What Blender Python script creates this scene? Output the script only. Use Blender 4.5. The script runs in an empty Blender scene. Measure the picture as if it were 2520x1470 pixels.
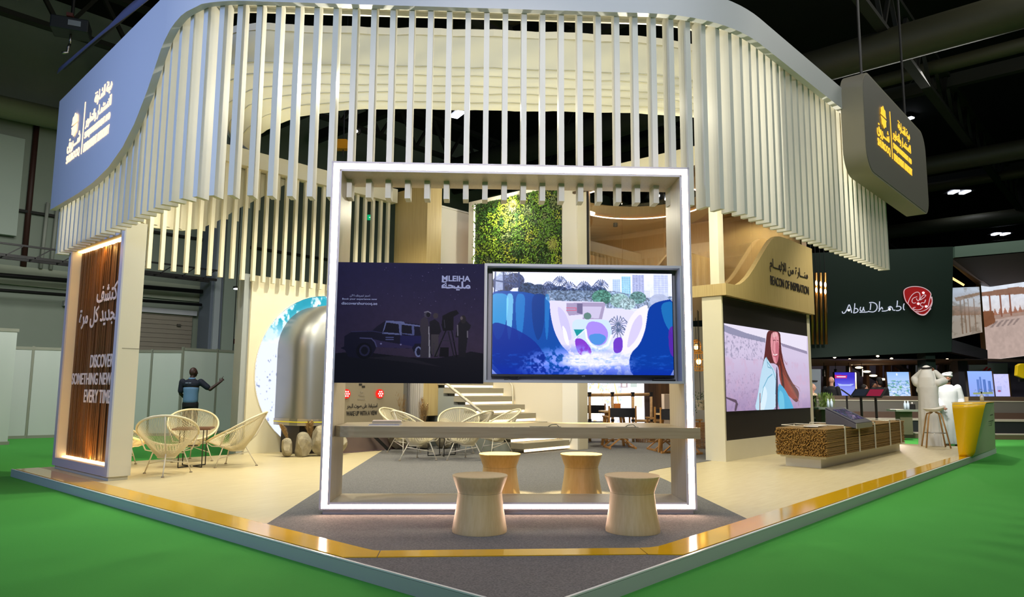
import bpy, bmesh, math, random
import numpy as np
from math import sin, cos, pi, radians, atan2, sqrt, hypot
from mathutils import Matrix, Vector
random.seed(7)
SC = bpy.context.scene
COL = SC.collection

# ------------------------------------------------------------------ camera, view, world, large lights
F_PX = 1779.0
AZ, PITCH, ROLL = radians(41.6), radians(7.0), radians(0.38)
CAM = Vector((-3.121, -2.621, 1.2))
_F = Vector((cos(AZ)*cos(PITCH), sin(AZ)*cos(PITCH), sin(PITCH)))
_R0 = Vector((sin(AZ), -cos(AZ), 0)); _U0 = _R0.cross(_F)
_R = _R0*cos(ROLL) + _U0*sin(ROLL); _U = _U0*cos(ROLL) - _R0*sin(ROLL)
cd = bpy.data.cameras.new('camera'); cam = bpy.data.objects.new('camera', cd); COL.objects.link(cam)
cd.sensor_width = 36; cd.lens = F_PX/2520*36; cd.clip_end = 300; cd.clip_start = .05
cam.matrix_world = Matrix(((_R.x, _U.x, -_F.x, CAM.x), (_R.y, _U.y, -_F.y, CAM.y), (_R.z, _U.z, -_F.z, CAM.z), (0, 0, 0, 1)))
SC.camera = cam
NH = Vector((cos(AZ), sin(AZ), 0)); RH = Vector((sin(AZ), -cos(AZ), 0))   # horizontal view axis and its right

def on_plane(px, py, p0, n):
    d = _F*F_PX + _R*(px-1260) - _U*(py-735)
    n = Vector(n); return CAM + d*((Vector(p0)-CAM).dot(n)/d.dot(n))
def at(px, py, D): return on_plane(px, py, CAM+NH*D, NH)     # surveyed point at distance D

SC.view_settings.view_transform = 'Standard'; SC.view_settings.look = 'None'
SC.view_settings.gamma = 1; SC.view_settings.use_curve_mapping = False
SC.view_settings.exposure = 0.0
SC.cycles.max_bounces = 7; SC.cycles.diffuse_bounces = 3; SC.cycles.glossy_bounces = 4
SC.cycles.transmission_bounces = 6; SC.cycles.transparent_max_bounces = 12
SC.cycles.caustics_reflective = False; SC.cycles.caustics_refractive = False
SC.cycles.sample_clamp_indirect = 4
SC.cycles.use_denoising = True
W = bpy.data.worlds.new('hall air'); SC.world = W; W.use_nodes = True
W.node_tree.nodes['Background'].inputs[0].default_value = (.30, .36, .42, 1)
W.node_tree.nodes['Background'].inputs[1].default_value = .10

def light(kind, name, loc, energy, color, target=None, size=1, size_y=None, spot=60, blend=.5, spread=None):
    l = bpy.data.lights.new(name, kind); l.energy = energy; l.color = color
    if kind == 'AREA':
        l.size = size
        if size_y: l.shape = 'RECTANGLE'; l.size_y = size_y
        if spread: l.spread = radians(spread)
    elif kind == 'SPOT':
        l.spot_size = radians(spot); l.spot_blend = blend; l.shadow_soft_size = size
    else: l.shadow_soft_size = size
    o = bpy.data.objects.new(name, l); COL.objects.link(o); o.location = loc
    if target is not None:
        o.rotation_euler = (Vector(target)-Vector(loc)).to_track_quat('-Z', 'Y').to_euler()
    return o
COOL = (.36, .5, 1.0); NEUT = (1.0, .97, .90); WARM = (1.0, .88, .60)
# hall high bays and added fills (cool from the aisle on the left, neutral elsewhere)
light('AREA', 'hall_light', (-9, 6, 6.5), 150, COOL, (0, 6, 4.2), 2.5, spread=80)
light('AREA', 'hall_light', (1, -6, 10.5), 300, NEUT, (5, 0, 0), 4)
light('AREA', 'hall_light', (-6.2, -4.6, 4.9), 46, (.74, .83, 1), (2.3, 2.3, 3.6), 1.2, spread=60)  # added low front fill for the slat faces, not a high bay
light('AREA', 'hall_light', (-3, -3, 11.5), 340, (.86, .93, 1), (0, 0, 0), 5)
light('AREA', 'hall_light', (14, -5, 11), 420, NEUT, (14, -2, 0), 5)
light('AREA', 'hall_light', (2, 12.5, 7.0), 260, (1, .99, .93), (3, 20, -1), 4, spread=120)
light('SPOT', 'fill_spot', (-6.2, -4.6, 4.75), 1500, (1, .84, .80), tuple(Vector((2.14, 2.3, 3.3))), .3, spot=22, blend=.35)  # added spot, brightens the slat ends below the portal's top beam
light('SPOT', 'fill_spot', (9, -6, 7), 900, (.97, .97, 1), (15.4, 1.2, .8), .3, spot=30, blend=.6)  # added spot to brighten the two people in white robes
light('AREA', 'hall_light', (20, 2, 9.5), 420, NEUT, (19, 2, 0), 4)
# warm lamps under the stand's canopy
for p, e in (((2.4, 6.4, 5.0), 560), ((4.6, 7.6, 5.0), 620), ((5.0, 4.6, 5.0), 420), ((7.3, 2.0, 5.0), 380), ((1.4, 8.2, 5.0), 300)):
    light('SPOT', 'canopy_spot', p, e*.9, (1, .93, .72), (p[0], p[1], 0), .08, spot=150, blend=.9)
light('SPOT', 'canopy_spot', (11.0, 6.6, 2.7), 170, (1, .88, .66), (10.6, 6.3, 0), .08, spot=150, blend=.8)
light('SPOT', 'canopy_spot', (12.5, 1.2, 5.6), 420, (1, .92, .76), (13, 1.6, 0), .12, spot=110, blend=.8)  # added past the canopy end to brighten the people there
for p, e in (((1.75, 4.1, 4.7), 85), ((4.3, 1.9, 4.7), 105), ((3.1, 3.0, 4.5), 30), ((7.4, 1.4, 4.7), 90), ((8.0, 7.6, 4.9), 60), ((6.9, 4.6, 4.6), 60)): light('POINT', 'canopy_lamp', p, e, (1, .93, .74), size=.06)
LAMPS_UP = [((4.0, 4.2, 4.6), (5.4, 3.8, 6.2), 14), ((2.2, 7.4, 4.6), (2.6, 7.6, 6.2), 26), ((6.4, 2.6, 4.8), (7, 2.9, 6.4), 16), ((2.3, 5.6, 4.6), (3.2, 6.0, 6.1), 26)]
for p, t, e in LAMPS_UP: light('SPOT', 'lining_spot', p, e, (1, .93, .66), t, .08, spot=130, blend=.8)

# ------------------------------------------------------------------ helpers
def lin(c):
    return c/12.92 if c <= .04045 else ((c+.055)/1.055)**2.4
def rgb(s):
    if isinstance(s, str):
        s = s.lstrip('#'); return tuple(lin(int(s[i:i+2], 16)/255) for i in (0, 2, 4))
    return s
MATS = {}
def mat(name, color, rough=.55, metal=0, emit=None, es=0, noise=None, bump=0, bscale=40, spec=.5, wood=None, alpha=None):
    """noise=(scale, colour2, amount); wood=(axis stretch xyz, colour2, scale)"""
    if name in MATS: return MATS[name]
    m = bpy.data.materials.new(name); m.use_nodes = True; nt = m.node_tree; N = nt.nodes; L = nt.links
    b = N['Principled BSDF']; c = rgb(color)
    b.inputs['Base Color'].default_value = (*c, 1); b.inputs['Roughness'].default_value = rough
    b.inputs['Metallic'].default_value = metal; b.inputs['Specular IOR Level'].default_value = spec
    if emit: b.inputs['Emission Color'].default_value = (*rgb(emit), 1); b.inputs['Emission Strength'].default_value = es
    tc = N.new('ShaderNodeTexCoord')
    def mapped(sc):
        mp = N.new('ShaderNodeMapping'); mp.inputs['Scale'].default_value = sc; L.new(tc.outputs['Object'], mp.inputs[0]); return mp.outputs[0]
    if noise or wood:
        nz = N.new('ShaderNodeTexNoise'); nz.inputs['Detail'].default_value = 5
        if wood: L.new(mapped(wood[0]), nz.inputs['Vector']); nz.inputs['Scale'].default_value = wood[2]; c2 = rgb(wood[1]); am = .9
        else: L.new(tc.outputs['Object'], nz.inputs['Vector']); nz.inputs['Scale'].default_value = noise[0]; c2 = rgb(noise[1]); am = noise[2]
        cr = N.new('ShaderNodeMapRange'); cr.inputs[1].default_value = .35; cr.inputs[2].default_value = .65; cr.inputs[4].default_value = am
        L.new(nz.outputs[0], cr.inputs[0])
        mx = N.new('ShaderNodeMix'); mx.data_type = 'RGBA'; mx.inputs[6].default_value = (*c, 1); mx.inputs[7].default_value = (*c2, 1)
        L.new(cr.outputs[0], mx.inputs[0]); L.new(mx.outputs[2], b.inputs['Base Color'])
    if bump:
        n2 = N.new('ShaderNodeTexNoise'); n2.inputs['Scale'].default_value = bscale; n2.inputs['Detail'].default_value = 4
        L.new(tc.outputs['Object'], n2.inputs['Vector'])
        bp = N.new('ShaderNodeBump'); bp.inputs['Strength'].default_value = bump; bp.inputs['Distance'].default_value = .01
        L.new(n2.outputs[0], bp.inputs['Height']); L.new(bp.outputs[0], b.inputs['Normal'])
    MATS[name] = m; return m
def glow(name, color, s):
    if name in MATS: return MATS[name]
    m = bpy.data.materials.new(name); m.use_nodes = True; nt = m.node_tree
    nt.nodes.clear(); e = nt.nodes.new('ShaderNodeEmission'); o = nt.nodes.new('ShaderNodeOutputMaterial')
    e.inputs[0].default_value = (*rgb(color), 1); e.inputs[1].default_value = s; nt.links.new(e.outputs[0], o.inputs[0]); MATS[name] = m; return m
def picture_mat(name, es=0):
    m = bpy.data.materials.new(name); m.use_nodes = True; nt = m.node_tree; b = nt.nodes['Principled BSDF']
    a = nt.nodes.new('ShaderNodeVertexColor'); a.layer_name = 'Col'
    b.inputs['Roughness'].default_value = .2
    if es:
        b.inputs['Specular IOR Level'].default_value = .2
        b.inputs['Base Color'].default_value = (.01, .01, .012, 1); nt.links.new(a.outputs[0], b.inputs['Emission Color']); b.inputs['Emission Strength'].default_value = es
    else: nt.links.new(a.outputs[0], b.inputs['Base Color']); b.inputs['Roughness'].default_value = .6; b.inputs['Specular IOR Level'].default_value = .12
    return m
def glass_mat(name, tint, refl=.12, rough=.02):
    m = bpy.data.materials.new(name); m.use_nodes = True; nt = m.node_tree; nt.nodes.clear()
    t = nt.nodes.new('ShaderNodeBsdfTransparent'); t.inputs[0].default_value = (*tint, 1)
    g = nt.nodes.new('ShaderNodeBsdfGlossy'); g.inputs['Roughness'].default_value = rough
    mx = nt.nodes.new('ShaderNodeMixShader'); lw = nt.nodes.new('ShaderNodeLayerWeight'); lw.inputs[0].default_value = .35
    mr = nt.nodes.new('ShaderNodeMapRange'); mr.inputs[3].default_value = refl; mr.inputs[4].default_value = .7
    o = nt.nodes.new('ShaderNodeOutputMaterial'); L = nt.links
    L.new(lw.outputs['Facing'], mr.inputs[0]); L.new(mr.outputs[0], mx.inputs[0]); L.new(t.outputs[0], mx.inputs[1]); L.new(g.outputs[0], mx.inputs[2]); L.new(mx.outputs[0], o.inputs[0])
    return m

WM = {}      # name -> world matrix of things (no depsgraph needed)
def tagp(o, label=None, cat=None, group=None, kind=None):
    if label: o['label'] = label
    if cat: o['category'] = cat
    if group: o['group'] = group
    if kind: o['kind'] = kind
    return o
def thing(name, label, cat, loc=(0, 0, 0), rz=0, group=None, kind=None):
    o = bpy.data.objects.new(name, None); COL.objects.link(o); o.location = loc; o.rotation_euler = (0, 0, rz); o.empty_display_size = .1
    WM[o.name] = Matrix.Translation(Vector(loc)) @ Matrix.Rotation(rz, 4, 'Z')
    return tagp(o, label, cat, group, kind)
class MB:
    """collects shapes as one mesh; T maps the shapes' coordinates"""
    def __init__(s, T=None): s.v = []; s.f = []; s.T = T
    def _add(s, vs, fs):
        k = len(s.v)
        s.v += [tuple(s.T @ Vector(p)) if s.T is not None else tuple(p) for p in vs]
        s.f += [[k+i for i in f] for f in fs]; return s
    def box(s, x0, y0, z0, x1, y1, z1):
        return s._add([(x0, y0, z0), (x1, y0, z0), (x1, y1, z0), (x0, y1, z0), (x0, y0, z1), (x1, y0, z1), (x1, y1, z1), (x0, y1, z1)],
                      [(0, 3, 2, 1), (4, 5, 6, 7), (0, 1, 5, 4), (1, 2, 6, 5), (2, 3, 7, 6), (3, 0, 4, 7)])
    def hexa(s, p): return s._add(p, [(0, 3, 2, 1), (4, 5, 6, 7), (0, 1, 5, 4), (1, 2, 6, 5), (2, 3, 7, 6), (3, 0, 4, 7)])
    def extr(s, pts, vec):
        n = len(pts); vec = Vector(vec); a = [Vector(p) for p in pts]
        return s._add(a + [p+vec for p in a], [list(range(n))[::-1], [n+i for i in range(n)]] + [(i, (i+1) % n, n+(i+1) % n, n+i) for i in range(n)])
    def quad(s, a, b, c, d): return s._add([a, b, c, d], [(0, 1, 2, 3)])
    def grid(s, P):   # P[i][j] points
        n, m = len(P), len(P[0])
        return s._add([p for r in P for p in r], [(i*m+j, (i+1)*m+j, (i+1)*m+j+1, i*m+j+1) for i in range(n-1) for j in range(m-1)])
    def tube(s, pts, r, seg=6, closed=False, r1=None, caps=True):
        P = [Vector(p) for p in pts]; n = len(P); vs = []; up = None
        for i, p in enumerate(P):
            a = P[(i-1) % n] if (closed or i) else P[0]; b = P[(i+1) % n] if (closed or i < n-1) else P[-1]
            t = (b-a); t = t.normalized() if t.length > 1e-9 else Vector((0, 0, 1))
            if up is None: up = Vector((0, 0, 1)) if abs(t.z) < .9 else Vector((1, 0, 0))
            u = up - t*up.dot(t)
            if u.length < 1e-4: u = Vector((1, 0, 0)) - t*t.x
            u.normalize(); up = u; w = t.cross(u)
            rr = r if r1 is None else r + (r1-r)*i/(n-1)
            vs += [p + (u*cos(2*pi*k/seg)+w*sin(2*pi*k/seg))*rr for k in range(seg)]
        fs = []
        for i in range(n if closed else n-1):
            for k in range(seg):
                a = i*seg+k; b = i*seg+(k+1) % seg; j = ((i+1) % n)*seg
                fs.append((a, b, j+(k+1) % seg, j+k))
        if not closed and caps: fs += [list(range(seg))[::-1], [(n-1)*seg+k for k in range(seg)]]
        return s._add(vs, fs)
    def bar(s, a, b, w, h):     # rectangular bar from a to b, w sideways, h up
        a, b = Vector(a), Vector(b); t = (b-a).normalized(); u = Vector((0, 0, 1)) - t*t.z
        if u.length < .05: u = Vector((0, 1, 0)) - t*t.y
        u.normalize(); r = t.cross(u); r *= w/2; u *= h/2
        return s.hexa([a-r-u, a+r-u, b+r-u, b-r-u, a-r+u, a+r+u, b+r+u, b-r+u])
    def lathe(s, prof, c=(0, 0, 0), seg=32, axis="Z", caps=True):
        vs = []; fs = []; m = len(prof)
        for r, z in prof:
            for k in range(seg):
                a = 2*pi*k/seg
                p = (r*cos(a), r*sin(a), z) if axis == 'Z' else ((r*cos(a), z, r*sin(a)) if axis == 'Y' else (z, r*cos(a), r*sin(a)))
                vs.append((c[0]+p[0], c[1]+p[1], c[2]+p[2]))
        for i in range(m-1):
            for k in range(seg): fs.append((i*seg+k, i*seg+(k+1) % seg, (i+1)*seg+(k+1) % seg, (i+1)*seg+k))
        if caps and prof[0][0] > 1e-6: fs.append(list(range(seg))[::-1])
        if caps and prof[-1][0] > 1e-6: fs.append([(m-1)*seg+k for k in range(seg)])
        return s._add(vs, fs)
    def ell(s, c, r, seg=14, rot=None):
        vs = []; fs = []; n = seg; m = seg//2+1
        R = rot if rot is not None else Matrix.Identity(3)
        for i in range(m+1):
            th = pi*i/m
            for k in range(n):
                ph = 2*pi*k/n; q = R @ Vector((r[0]*sin(th)*cos(ph), r[1]*sin(th)*sin(ph), r[2]*cos(th)))
                vs.append((c[0]+q.x, c[1]+q.y, c[2]+q.z))
        for i in range(m):
            for k in range(n): fs.append((i*n+k, (i+1)*n+k, (i+1)*n+(k+1) % n, i*n+(k+1) % n))
        return s._add(vs, fs)
    def cap(s, a, b, ra, rb, seg=12):   # tapered limb with round ends
        a, b = Vector(a), Vector(b); t = b-a; L = t.length
        pr = [(1e-4, -ra)] + [(ra*cos(x), ra*sin(x)) for x in (-1.1, -.6, 0)] + [(rb*cos(x), L+rb*sin(x)) for x in (0, .6, 1.1)] + [(1e-4, L+rb)]
        q = t.to_track_quat('Z', 'Y').to_matrix().to_4x4(); q.translation = a
        m = MB(T=q); m.lathe(pr, seg=seg); return s._add(m.v, m.f)
    def loft(s, rings, seg=24):   # rings: (cx, cy, z, rx, ry)
        vs = []; fs = []; m = len(rings)
        for cx, cy, z, rx, ry in rings: vs += [(cx+rx*cos(2*pi*k/seg), cy+ry*sin(2*pi*k/seg), z) for k in range(seg)]
        for i in range(m-1):
            for k in range(seg): fs.append((i*seg+k, i*seg+(k+1) % seg, (i+1)*seg+(k+1) % seg, (i+1)*seg+k))
        fs += [list(range(seg))[::-1], [(m-1)*seg+k for k in range(seg)]]
        return s._add(vs, fs)
    def build(s, name, m, parent=None, smooth=False, bevel=0, local=False, kind=None, label=None, sub=0, solid=0, remesh=0, angle=None):
        me = bpy.data.meshes.new(name); V = s.v
        if parent is not None and not local and parent.name in WM:
            inv = WM[parent.name].inverted(); V = [tuple(inv @ Vector(p)) for p in V]
        me.from_pydata(V, [], s.f); me.update()
        o = bpy.data.objects.new(name, me); COL.objects.link(o)
        if parent is not None:
            o.parent = parent
            if parent.name in WM: WM[o.name] = WM[parent.name]
        if m: me.materials.append(m)
        bm = bmesh.new(); bm.from_mesh(me); bmesh.ops.recalc_face_normals(bm, faces=bm.faces); bm.to_mesh(me); bm.free()
        if smooth: me.polygons.foreach_set('use_smooth', [True]*len(me.polygons))
        if solid: q = o.modifiers.new('solid', 'SOLIDIFY'); q.thickness = solid; q.offset = 0
        if remesh: q = o.modifiers.new('skin', 'REMESH'); q.mode = 'VOXEL'; q.voxel_size = remesh; q.use_smooth_shade = True; q = o.modifiers.new('soft', 'SMOOTH'); q.factor = .5; q.iterations = 4
        if bevel: q = o.modifiers.new('bevel', 'BEVEL'); q.width = bevel; q.segments = 2; q.limit_method = 'ANGLE'
        if sub: q = o.modifiers.new('sub', 'SUBSURF'); q.levels = sub; q.render_levels = sub
        if angle is not None:
            me.polygons.foreach_set('use_smooth', [True]*len(me.polygons))
            try: me.set_sharp_from_angle(angle=radians(angle))
            except Exception: pass
        if kind: o['kind'] = kind
        if label: o['label'] = label
        return o
def dup(root, loc, rz, label=None, group=None):
    r = root.copy(); COL.objects.link(r); r.location = loc; r.rotation_euler = (0, 0, rz)
    if label: r['label'] = label
    if group: r['group'] = group
    kids = {}
    for o in list(COL.objects):
        if o.parent is not None: kids.setdefault(o.parent.name, []).append(o)
    for ch in kids.get(root.name, []):
        c = ch.copy(); COL.objects.link(c); c.parent = r
        for g in kids.get(ch.name, []):
            d = g.copy(); COL.objects.link(d); d.parent = c
    return r

# ---- lettering: built-in font, Arabic letters joined through their presentation forms
_AR = {'ا': (0xFE8D, 0), 'أ': (0xFE83, 0), 'إ': (0xFE87, 0), 'آ': (0xFE81, 0), 'ب': (0xFE8F, 1), 'ة': (0xFE93, 0), 'ت': (0xFE95, 1), 'ث': (0xFE99, 1),
       'ج': (0xFE9D, 1), 'ح': (0xFEA1, 1), 'د': (0xFEA9, 0), 'ر': (0xFEAD, 0), 'ز': (0xFEAF, 0), 'س': (0xFEB1, 1), 'ش': (0xFEB5, 1), 'ص': (0xFEB9, 1),
       'ط': (0xFEC1, 1), 'ظ': (0xFEC5, 1), 'ع': (0xFEC9, 1), 'ف': (0xFED1, 1), 'ق': (0xFED5, 1), 'ك': (0xFED9, 1), 'ل': (0xFEDD, 1), 'م': (0xFEE1, 1),
       'ن': (0xFEE5, 1), 'ه': (0xFEE9, 1), 'و': (0xFEED, 0), 'ى': (0xFEEF, 0), 'ي': (0xFEF1, 1), 'ئ': (0xFE89, 1)}
_LIG = {'ا': 0xFEFB, 'أ': 0xFEF7, 'إ': 0xFEF9, 'آ': 0xFEF5}
def arabic(s):
    out = []; i = 0; prev = False
    while i < len(s):
        ch = s[i]
        if ch == 'ـ': out.append(ch); prev = True; i += 1; continue
        if ch not in _AR: out.append(ch); prev = False; i += 1; continue
        if ch == 'ل' and i+1 < len(s) and s[i+1] in _LIG:
            out.append(chr(_LIG[s[i+1]] + (1 if prev else 0))); prev = False; i += 2; continue
        base, dual = _AR[ch]; nx = i+1 < len(s) and (s[i+1] in _AR or s[i+1] == 'ـ')
        if dual and nx: out.append(chr(base + (3 if prev else 2))); prev = True
        else: out.append(chr(base + (1 if prev else 0))); prev = dual and False
        i += 1
    return ''.join(out[::-1])
def text_mesh(body, bold=0):
    c = bpy.data.curves.new('t', 'FONT'); c.body = body; c.offset = bold; c.extrude = 0; c.resolution_u = 4
    o = bpy.data.objects.new('t', c); COL.objects.link(o)
    dg = bpy.context.evaluated_depsgraph_get(); dg.update()
    me = bpy.data.meshes.new_from_object(o.evaluated_get(dg))
    vs = [v.co.copy() for v in me.vertices]; fs = [list(p.vertices) for p in me.polygons]
    bpy.data.objects.remove(o); bpy.data.curves.remove(c); bpy.data.meshes.remove(me)
    return vs, fs
def letters(body, org, right, up, w, h, m, parent=None, th=.004, bold=0, name='lettering', both=True, mb=None):
    """text filling the w x h box whose lower left corner is org; th = thickness towards the reader"""
    vs, fs = text_mesh(body, bold)
    x0 = min(v.x for v in vs); x1 = max(v.x for v in vs); y0 = min(v.y for v in vs); y1 = max(v.y for v in vs)
    r = Vector(right).normalized(); u = Vector(up).normalized(); n = r.cross(u); org = Vector(org)
    P = [org + r*((v.x-x0)/(x1-x0)*w) + u*((v.y-y0)/(y1-y0)*h) + n*th for v in vs]
    b = mb or MB(); k = len(P)
    edge = {}
    for f in fs:
        for i in range(len(f)):
            a, c = f[i], f[(i+1) % len(f)]; edge[(a, c)] = edge.get((a, c), 0)+1
    side = [(a, c, c+k, a+k) for (a, c) in edge if (c, a) not in edge]
    b._add(P + [p-n*th for p in P], fs + side)
    if mb: return mb
    return b.build(name, m, parent)

# ---- flat pictures for screens and printed panels, drawn as colour values over a fine grid
class Pic:
    def __init__(s, w, h, x0, y0, x1, y1, bg='#000000', fn=None):
        s.w, s.h = w, h; s.x0, s.y0, s.x1, s.y1 = x0, y0, x1, y1; s.fn = fn
        s.a = np.zeros((h, w, 3)); s.a[:] = s.c(bg)
        s.X, s.Y = np.meshgrid(np.linspace(0, 1, w), np.linspace(0, 1, h)); s.rs = np.random.RandomState(3)
    def c(s, h):
        if not isinstance(h, str): return np.array(h, float)
        h = h.lstrip('#'); return np.array([int(h[i:i+2], 16)/255 for i in (0, 2, 4)])
    def uv(s, p):
        if s.fn: return s.fn(*p)
        return ((p[0]-s.x0)/(s.x1-s.x0), (p[1]-s.y0)/(s.y1-s.y0))
    def put(s, m, col, a=1):
        m = np.clip(m*a, 0, 1)[..., None]; s.a = s.a*(1-m) + s.c(col)*m if not isinstance(col, np.ndarray) or col.ndim == 1 else s.a*(1-m)+col*m
    def mask(s, pts):
        q = [s.uv(p) for p in pts]; m = np.zeros((s.h, s.w), bool); n = len(q)
        for i in range(n):
            (xa, ya), (xb, yb) = q[i], q[(i+1) % n]
            if ya == yb: continue
            c = (s.Y >= min(ya, yb)) & (s.Y < max(ya, yb)); xi = xa + (s.Y-ya)*(xb-xa)/(yb-ya); m ^= c & (s.X < xi)
        return m.astype(float)
    def poly(s, pts, col, a=1): s.put(s.mask(pts), col, a); return s
    def sp(s, pts, col, a=1, k=3):
        P = list(pts)
        for _ in range(k): P = [q for a_, b_ in zip(P, P[1:]+P[:1]) for q in ((a_[0]*.78+b_[0]*.22, a_[1]*.78+b_[1]*.22), (a_[0]*.22+b_[0]*.78, a_[1]*.22+b_[1]*.78))]
        return s.poly(P, col, a)
    def ell(s, cx, cy, rx, ry, col, a=1, soft=0):
        u, v = s.uv((cx, cy)); ru = abs(rx/(s.x1-s.x0)); rv = abs(ry/(s.y1-s.y0))
        d = np.sqrt(((s.X-u)/ru)**2+((s.Y-v)/rv)**2)
        s.put((d < 1).astype(float) if not soft else np.clip((1-d)/soft, 0, 1), col, a); return s
    def line(s, pts, wd, col, a=1):
        for (p, q) in zip(pts[:-1], pts[1:]):
            (xa, ya), (xb, yb) = s.uv(p), s.uv(q); ex = (xb-xa)*s.w; ey = (yb-ya)*s.h; L = hypot(ex, ey)+1e-9
            dx = (s.X-xa)*s.w; dy = (s.Y-ya)*s.h; t = np.clip((dx*ex+dy*ey)/L/L, 0, 1); d = np.hypot(dx-t*ex, dy-t*ey)
            s.put(np.clip(wd/2+.5-d, 0, 1), col, a)
        return s
    def noise(s, fx, fy, seed=1, oct=3):
        r = np.random.RandomState(seed); out = np.zeros((s.h, s.w)); amp = 1; tot = 0
        for o in range(oct):
            gx, gy = max(2, int(fx*2**o)), max(2, int(fy*2**o)); g = r.rand(gy+2, gx+2)
            x = s.X*gx; y = s.Y*gy; xi = x.astype(int); yi = y.astype(int); fx_ = x-xi; fy_ = y-yi
            fx_ = fx_*fx_*(3-2*fx_); fy_ = fy_*fy_*(3-2*fy_)
            out += amp*((g[yi, xi]*(1-fx_)+g[yi, xi+1]*fx_)*(1-fy_)+(g[yi+1, xi]*(1-fx_)+g[yi+1, xi+1]*fx_)*fy_); tot += amp; amp *= .55
        return out/tot
    def vgrad(s, c0, c1, y0=0, y1=1):
        t = np.clip((s.Y-y0)/(y1-y0), 0, 1)[..., None]; return s.c(c0)*(1-t)+s.c(c1)*t
    def build(s, name, org, xv, yv, parent=None, es=0, keep=None, label=None):
        """org = top left corner, xv to the top right, yv to the bottom left"""
        a = np.clip(s.a, 0, 1); a = np.where(a <= .04045, a/12.92, ((a+.055)/1.055)**2.4)
        org, xv, yv = (np.array(v, float) for v in (org, xv, yv))
        P = org + s.X[..., None]*xv + s.Y[..., None]*yv
        P = P.reshape(-1, 3)
        if parent is not None and parent.name in WM:
            inv = np.array(WM[parent.name].inverted()); P = P @ inv[:3, :3].T + inv[:3, 3]
        idx = np.arange(s.w*s.h).reshape(s.h, s.w)
        q = np.stack([idx[:-1, :-1], idx[1:, :-1], idx[1:, 1:], idx[:-1, 1:]], -1).reshape(-1, 4)
        if keep is not None: q = q[keep[:-1, :-1].reshape(-1)]
        me = bpy.data.meshes.new(name); me.vertices.add(len(P)); me.vertices.foreach_set('co', P.astype(np.float32).ravel())
        me.loops.add(len(q)*4); me.loops.foreach_set('vertex_index', q.astype(np.int32).ravel())
        me.polygons.add(len(q)); me.polygons.foreach_set('loop_start', np.arange(0, len(q)*4, 4, dtype=np.int32))
        me.update(calc_edges=True)
        ca = me.color_attributes.new('Col', 'FLOAT_COLOR', 'POINT')
        ca.data.foreach_set('color', np.concatenate([a.reshape(-1, 3), np.ones((len(P), 1))], 1).astype(np.float32).ravel())
        me.materials.append(picture_mat(name+'_face', es))
        o = bpy.data.objects.new(name, me); COL.objects.link(o)
        if parent is not None: o.parent = parent
        if label: o['label'] = label
        return o

# ---- shared materials
M_LAM = mat('white_laminate', '#d9d8d2', .5)
M_CREAM = mat('cream_laminate', '#d6d0b6', .5, noise=(3, '#dcd6be', .4))
M_SLAT = mat('slat_paint', '#dad8cc', .5)
M_PALEWOOD = mat('pale_wood_laminate', '#c2ac84', .45, wood=((60, 60, 1.5), '#b39c74', 1.2))
M_OAK = mat('oak_veneer', '#bda873', .5, wood=((40, 40, 1.2), '#ae9763', 1.5))
M_LED = glow('led_strip', '#ffd2b4', 36)
M_WARMLED = glow('warm_led', '#ffd9a0', 9)
M_BLACK = mat('black_plastic', '#0b0b0d', .4)
M_STEEL = mat('white_steel', '#d8d4c4', .4)
M_DSTEEL = mat('black_steel', '#121212', .45)
M_CHROME = mat('brushed_metal', '#b8b8b8', .3, 1)
# ================================================================== the hall
def S(name, mb, m, **k): return mb.build(name, m, kind='structure', **k)
M_GREEN = mat('green_aisle_carpet', '#4a9a45', .95, noise=(260, '#3f8c3c', .55), bump=.5, bscale=300, spec=.1)
M_HALLW = mat('hall_wall_paint', '#8b9689', .8, noise=(.6, '#818d80', .6))
M_DARK = mat('ceiling_void', '#0a0908', .9)
S('floor', MB().box(-40, -40, -.4, 75, 70, -.1), M_GREEN)
S('ceiling', MB().box(-40, -40, 13.0, 75, 70, 13.3), M_DARK)
hw = MB().box(-25, 22.0, -.1, 9.95, 22.3, 13).box(9.95, 22, 3.7, 75, 22.3, 13).box(9.95, 22, -.1, 75, 22.3, 3.7)
S('wall_left', hw, M_HALLW)
S('wall_right', MB().box(58, -40, -.1, 58.3, 22, 13), mat('dark_wall', '#15191a', .9))
M_LWALL = mat('pale_hall_wall', '#a9b2a0', .8)
S('trim_1', MB().box(-25, 21.9, 4.05, 40, 22, 4.6), M_LWALL)
S('trim_2', MB().box(-25, 21.86, 6.2, 40, 21.98, 6.28), mat('cable_dark', '#222320', .8))
# roller doors of the hall
M_ROLL = mat('roller_door_panel', '#8d8579', .6)
def roller(i, x0, x1, z1):
    d = MB()
    k = 0; z = -.1
    while z < z1-.01:
        d.box(x0, 21.9+(.012 if k % 2 else 0), z, x1, 21.99, min(z+.14, z1)); z += .15; k += 1
    o = S('door_%d' % i, d, M_ROLL)
    MB().box(x0-.1, 21.8, z1, x1+.1, 21.99, z1+.16).build('door_rail', mat('roller_rail', '#b9bcc4', .4), o)
    MB().box(x0, 21.86, z1*.5, x1, 21.9, z1*.5+.07).build('door_seam', mat('seam', '#4a463f', .7), o)
    for fx in (.12, .88):
        for fz in (.3, .62, .9): MB().box(x0+(x1-x0)*fx-.06, 21.85, z1*fz-.04, x0+(x1-x0)*fx+.06, 21.9, z1*fz+.04).build('door_hinge', mat('seam', '#4a463f', .7), o)
roller(1, 4.2, 8.05, 3.55); roller(2, 9.55, 12.6, 3.75)
t = thing('hall_column', 'tall pale grey hall column with cladding behind the pointing man', 'column', (8.7, 21.2, -.1), kind='structure')
MB().box(8.2, 21.0, -.1, 8.62, 21.8, 12.9).build('column_face', mat('column_blue_grey', '#707a8a', .5), t)
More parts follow.
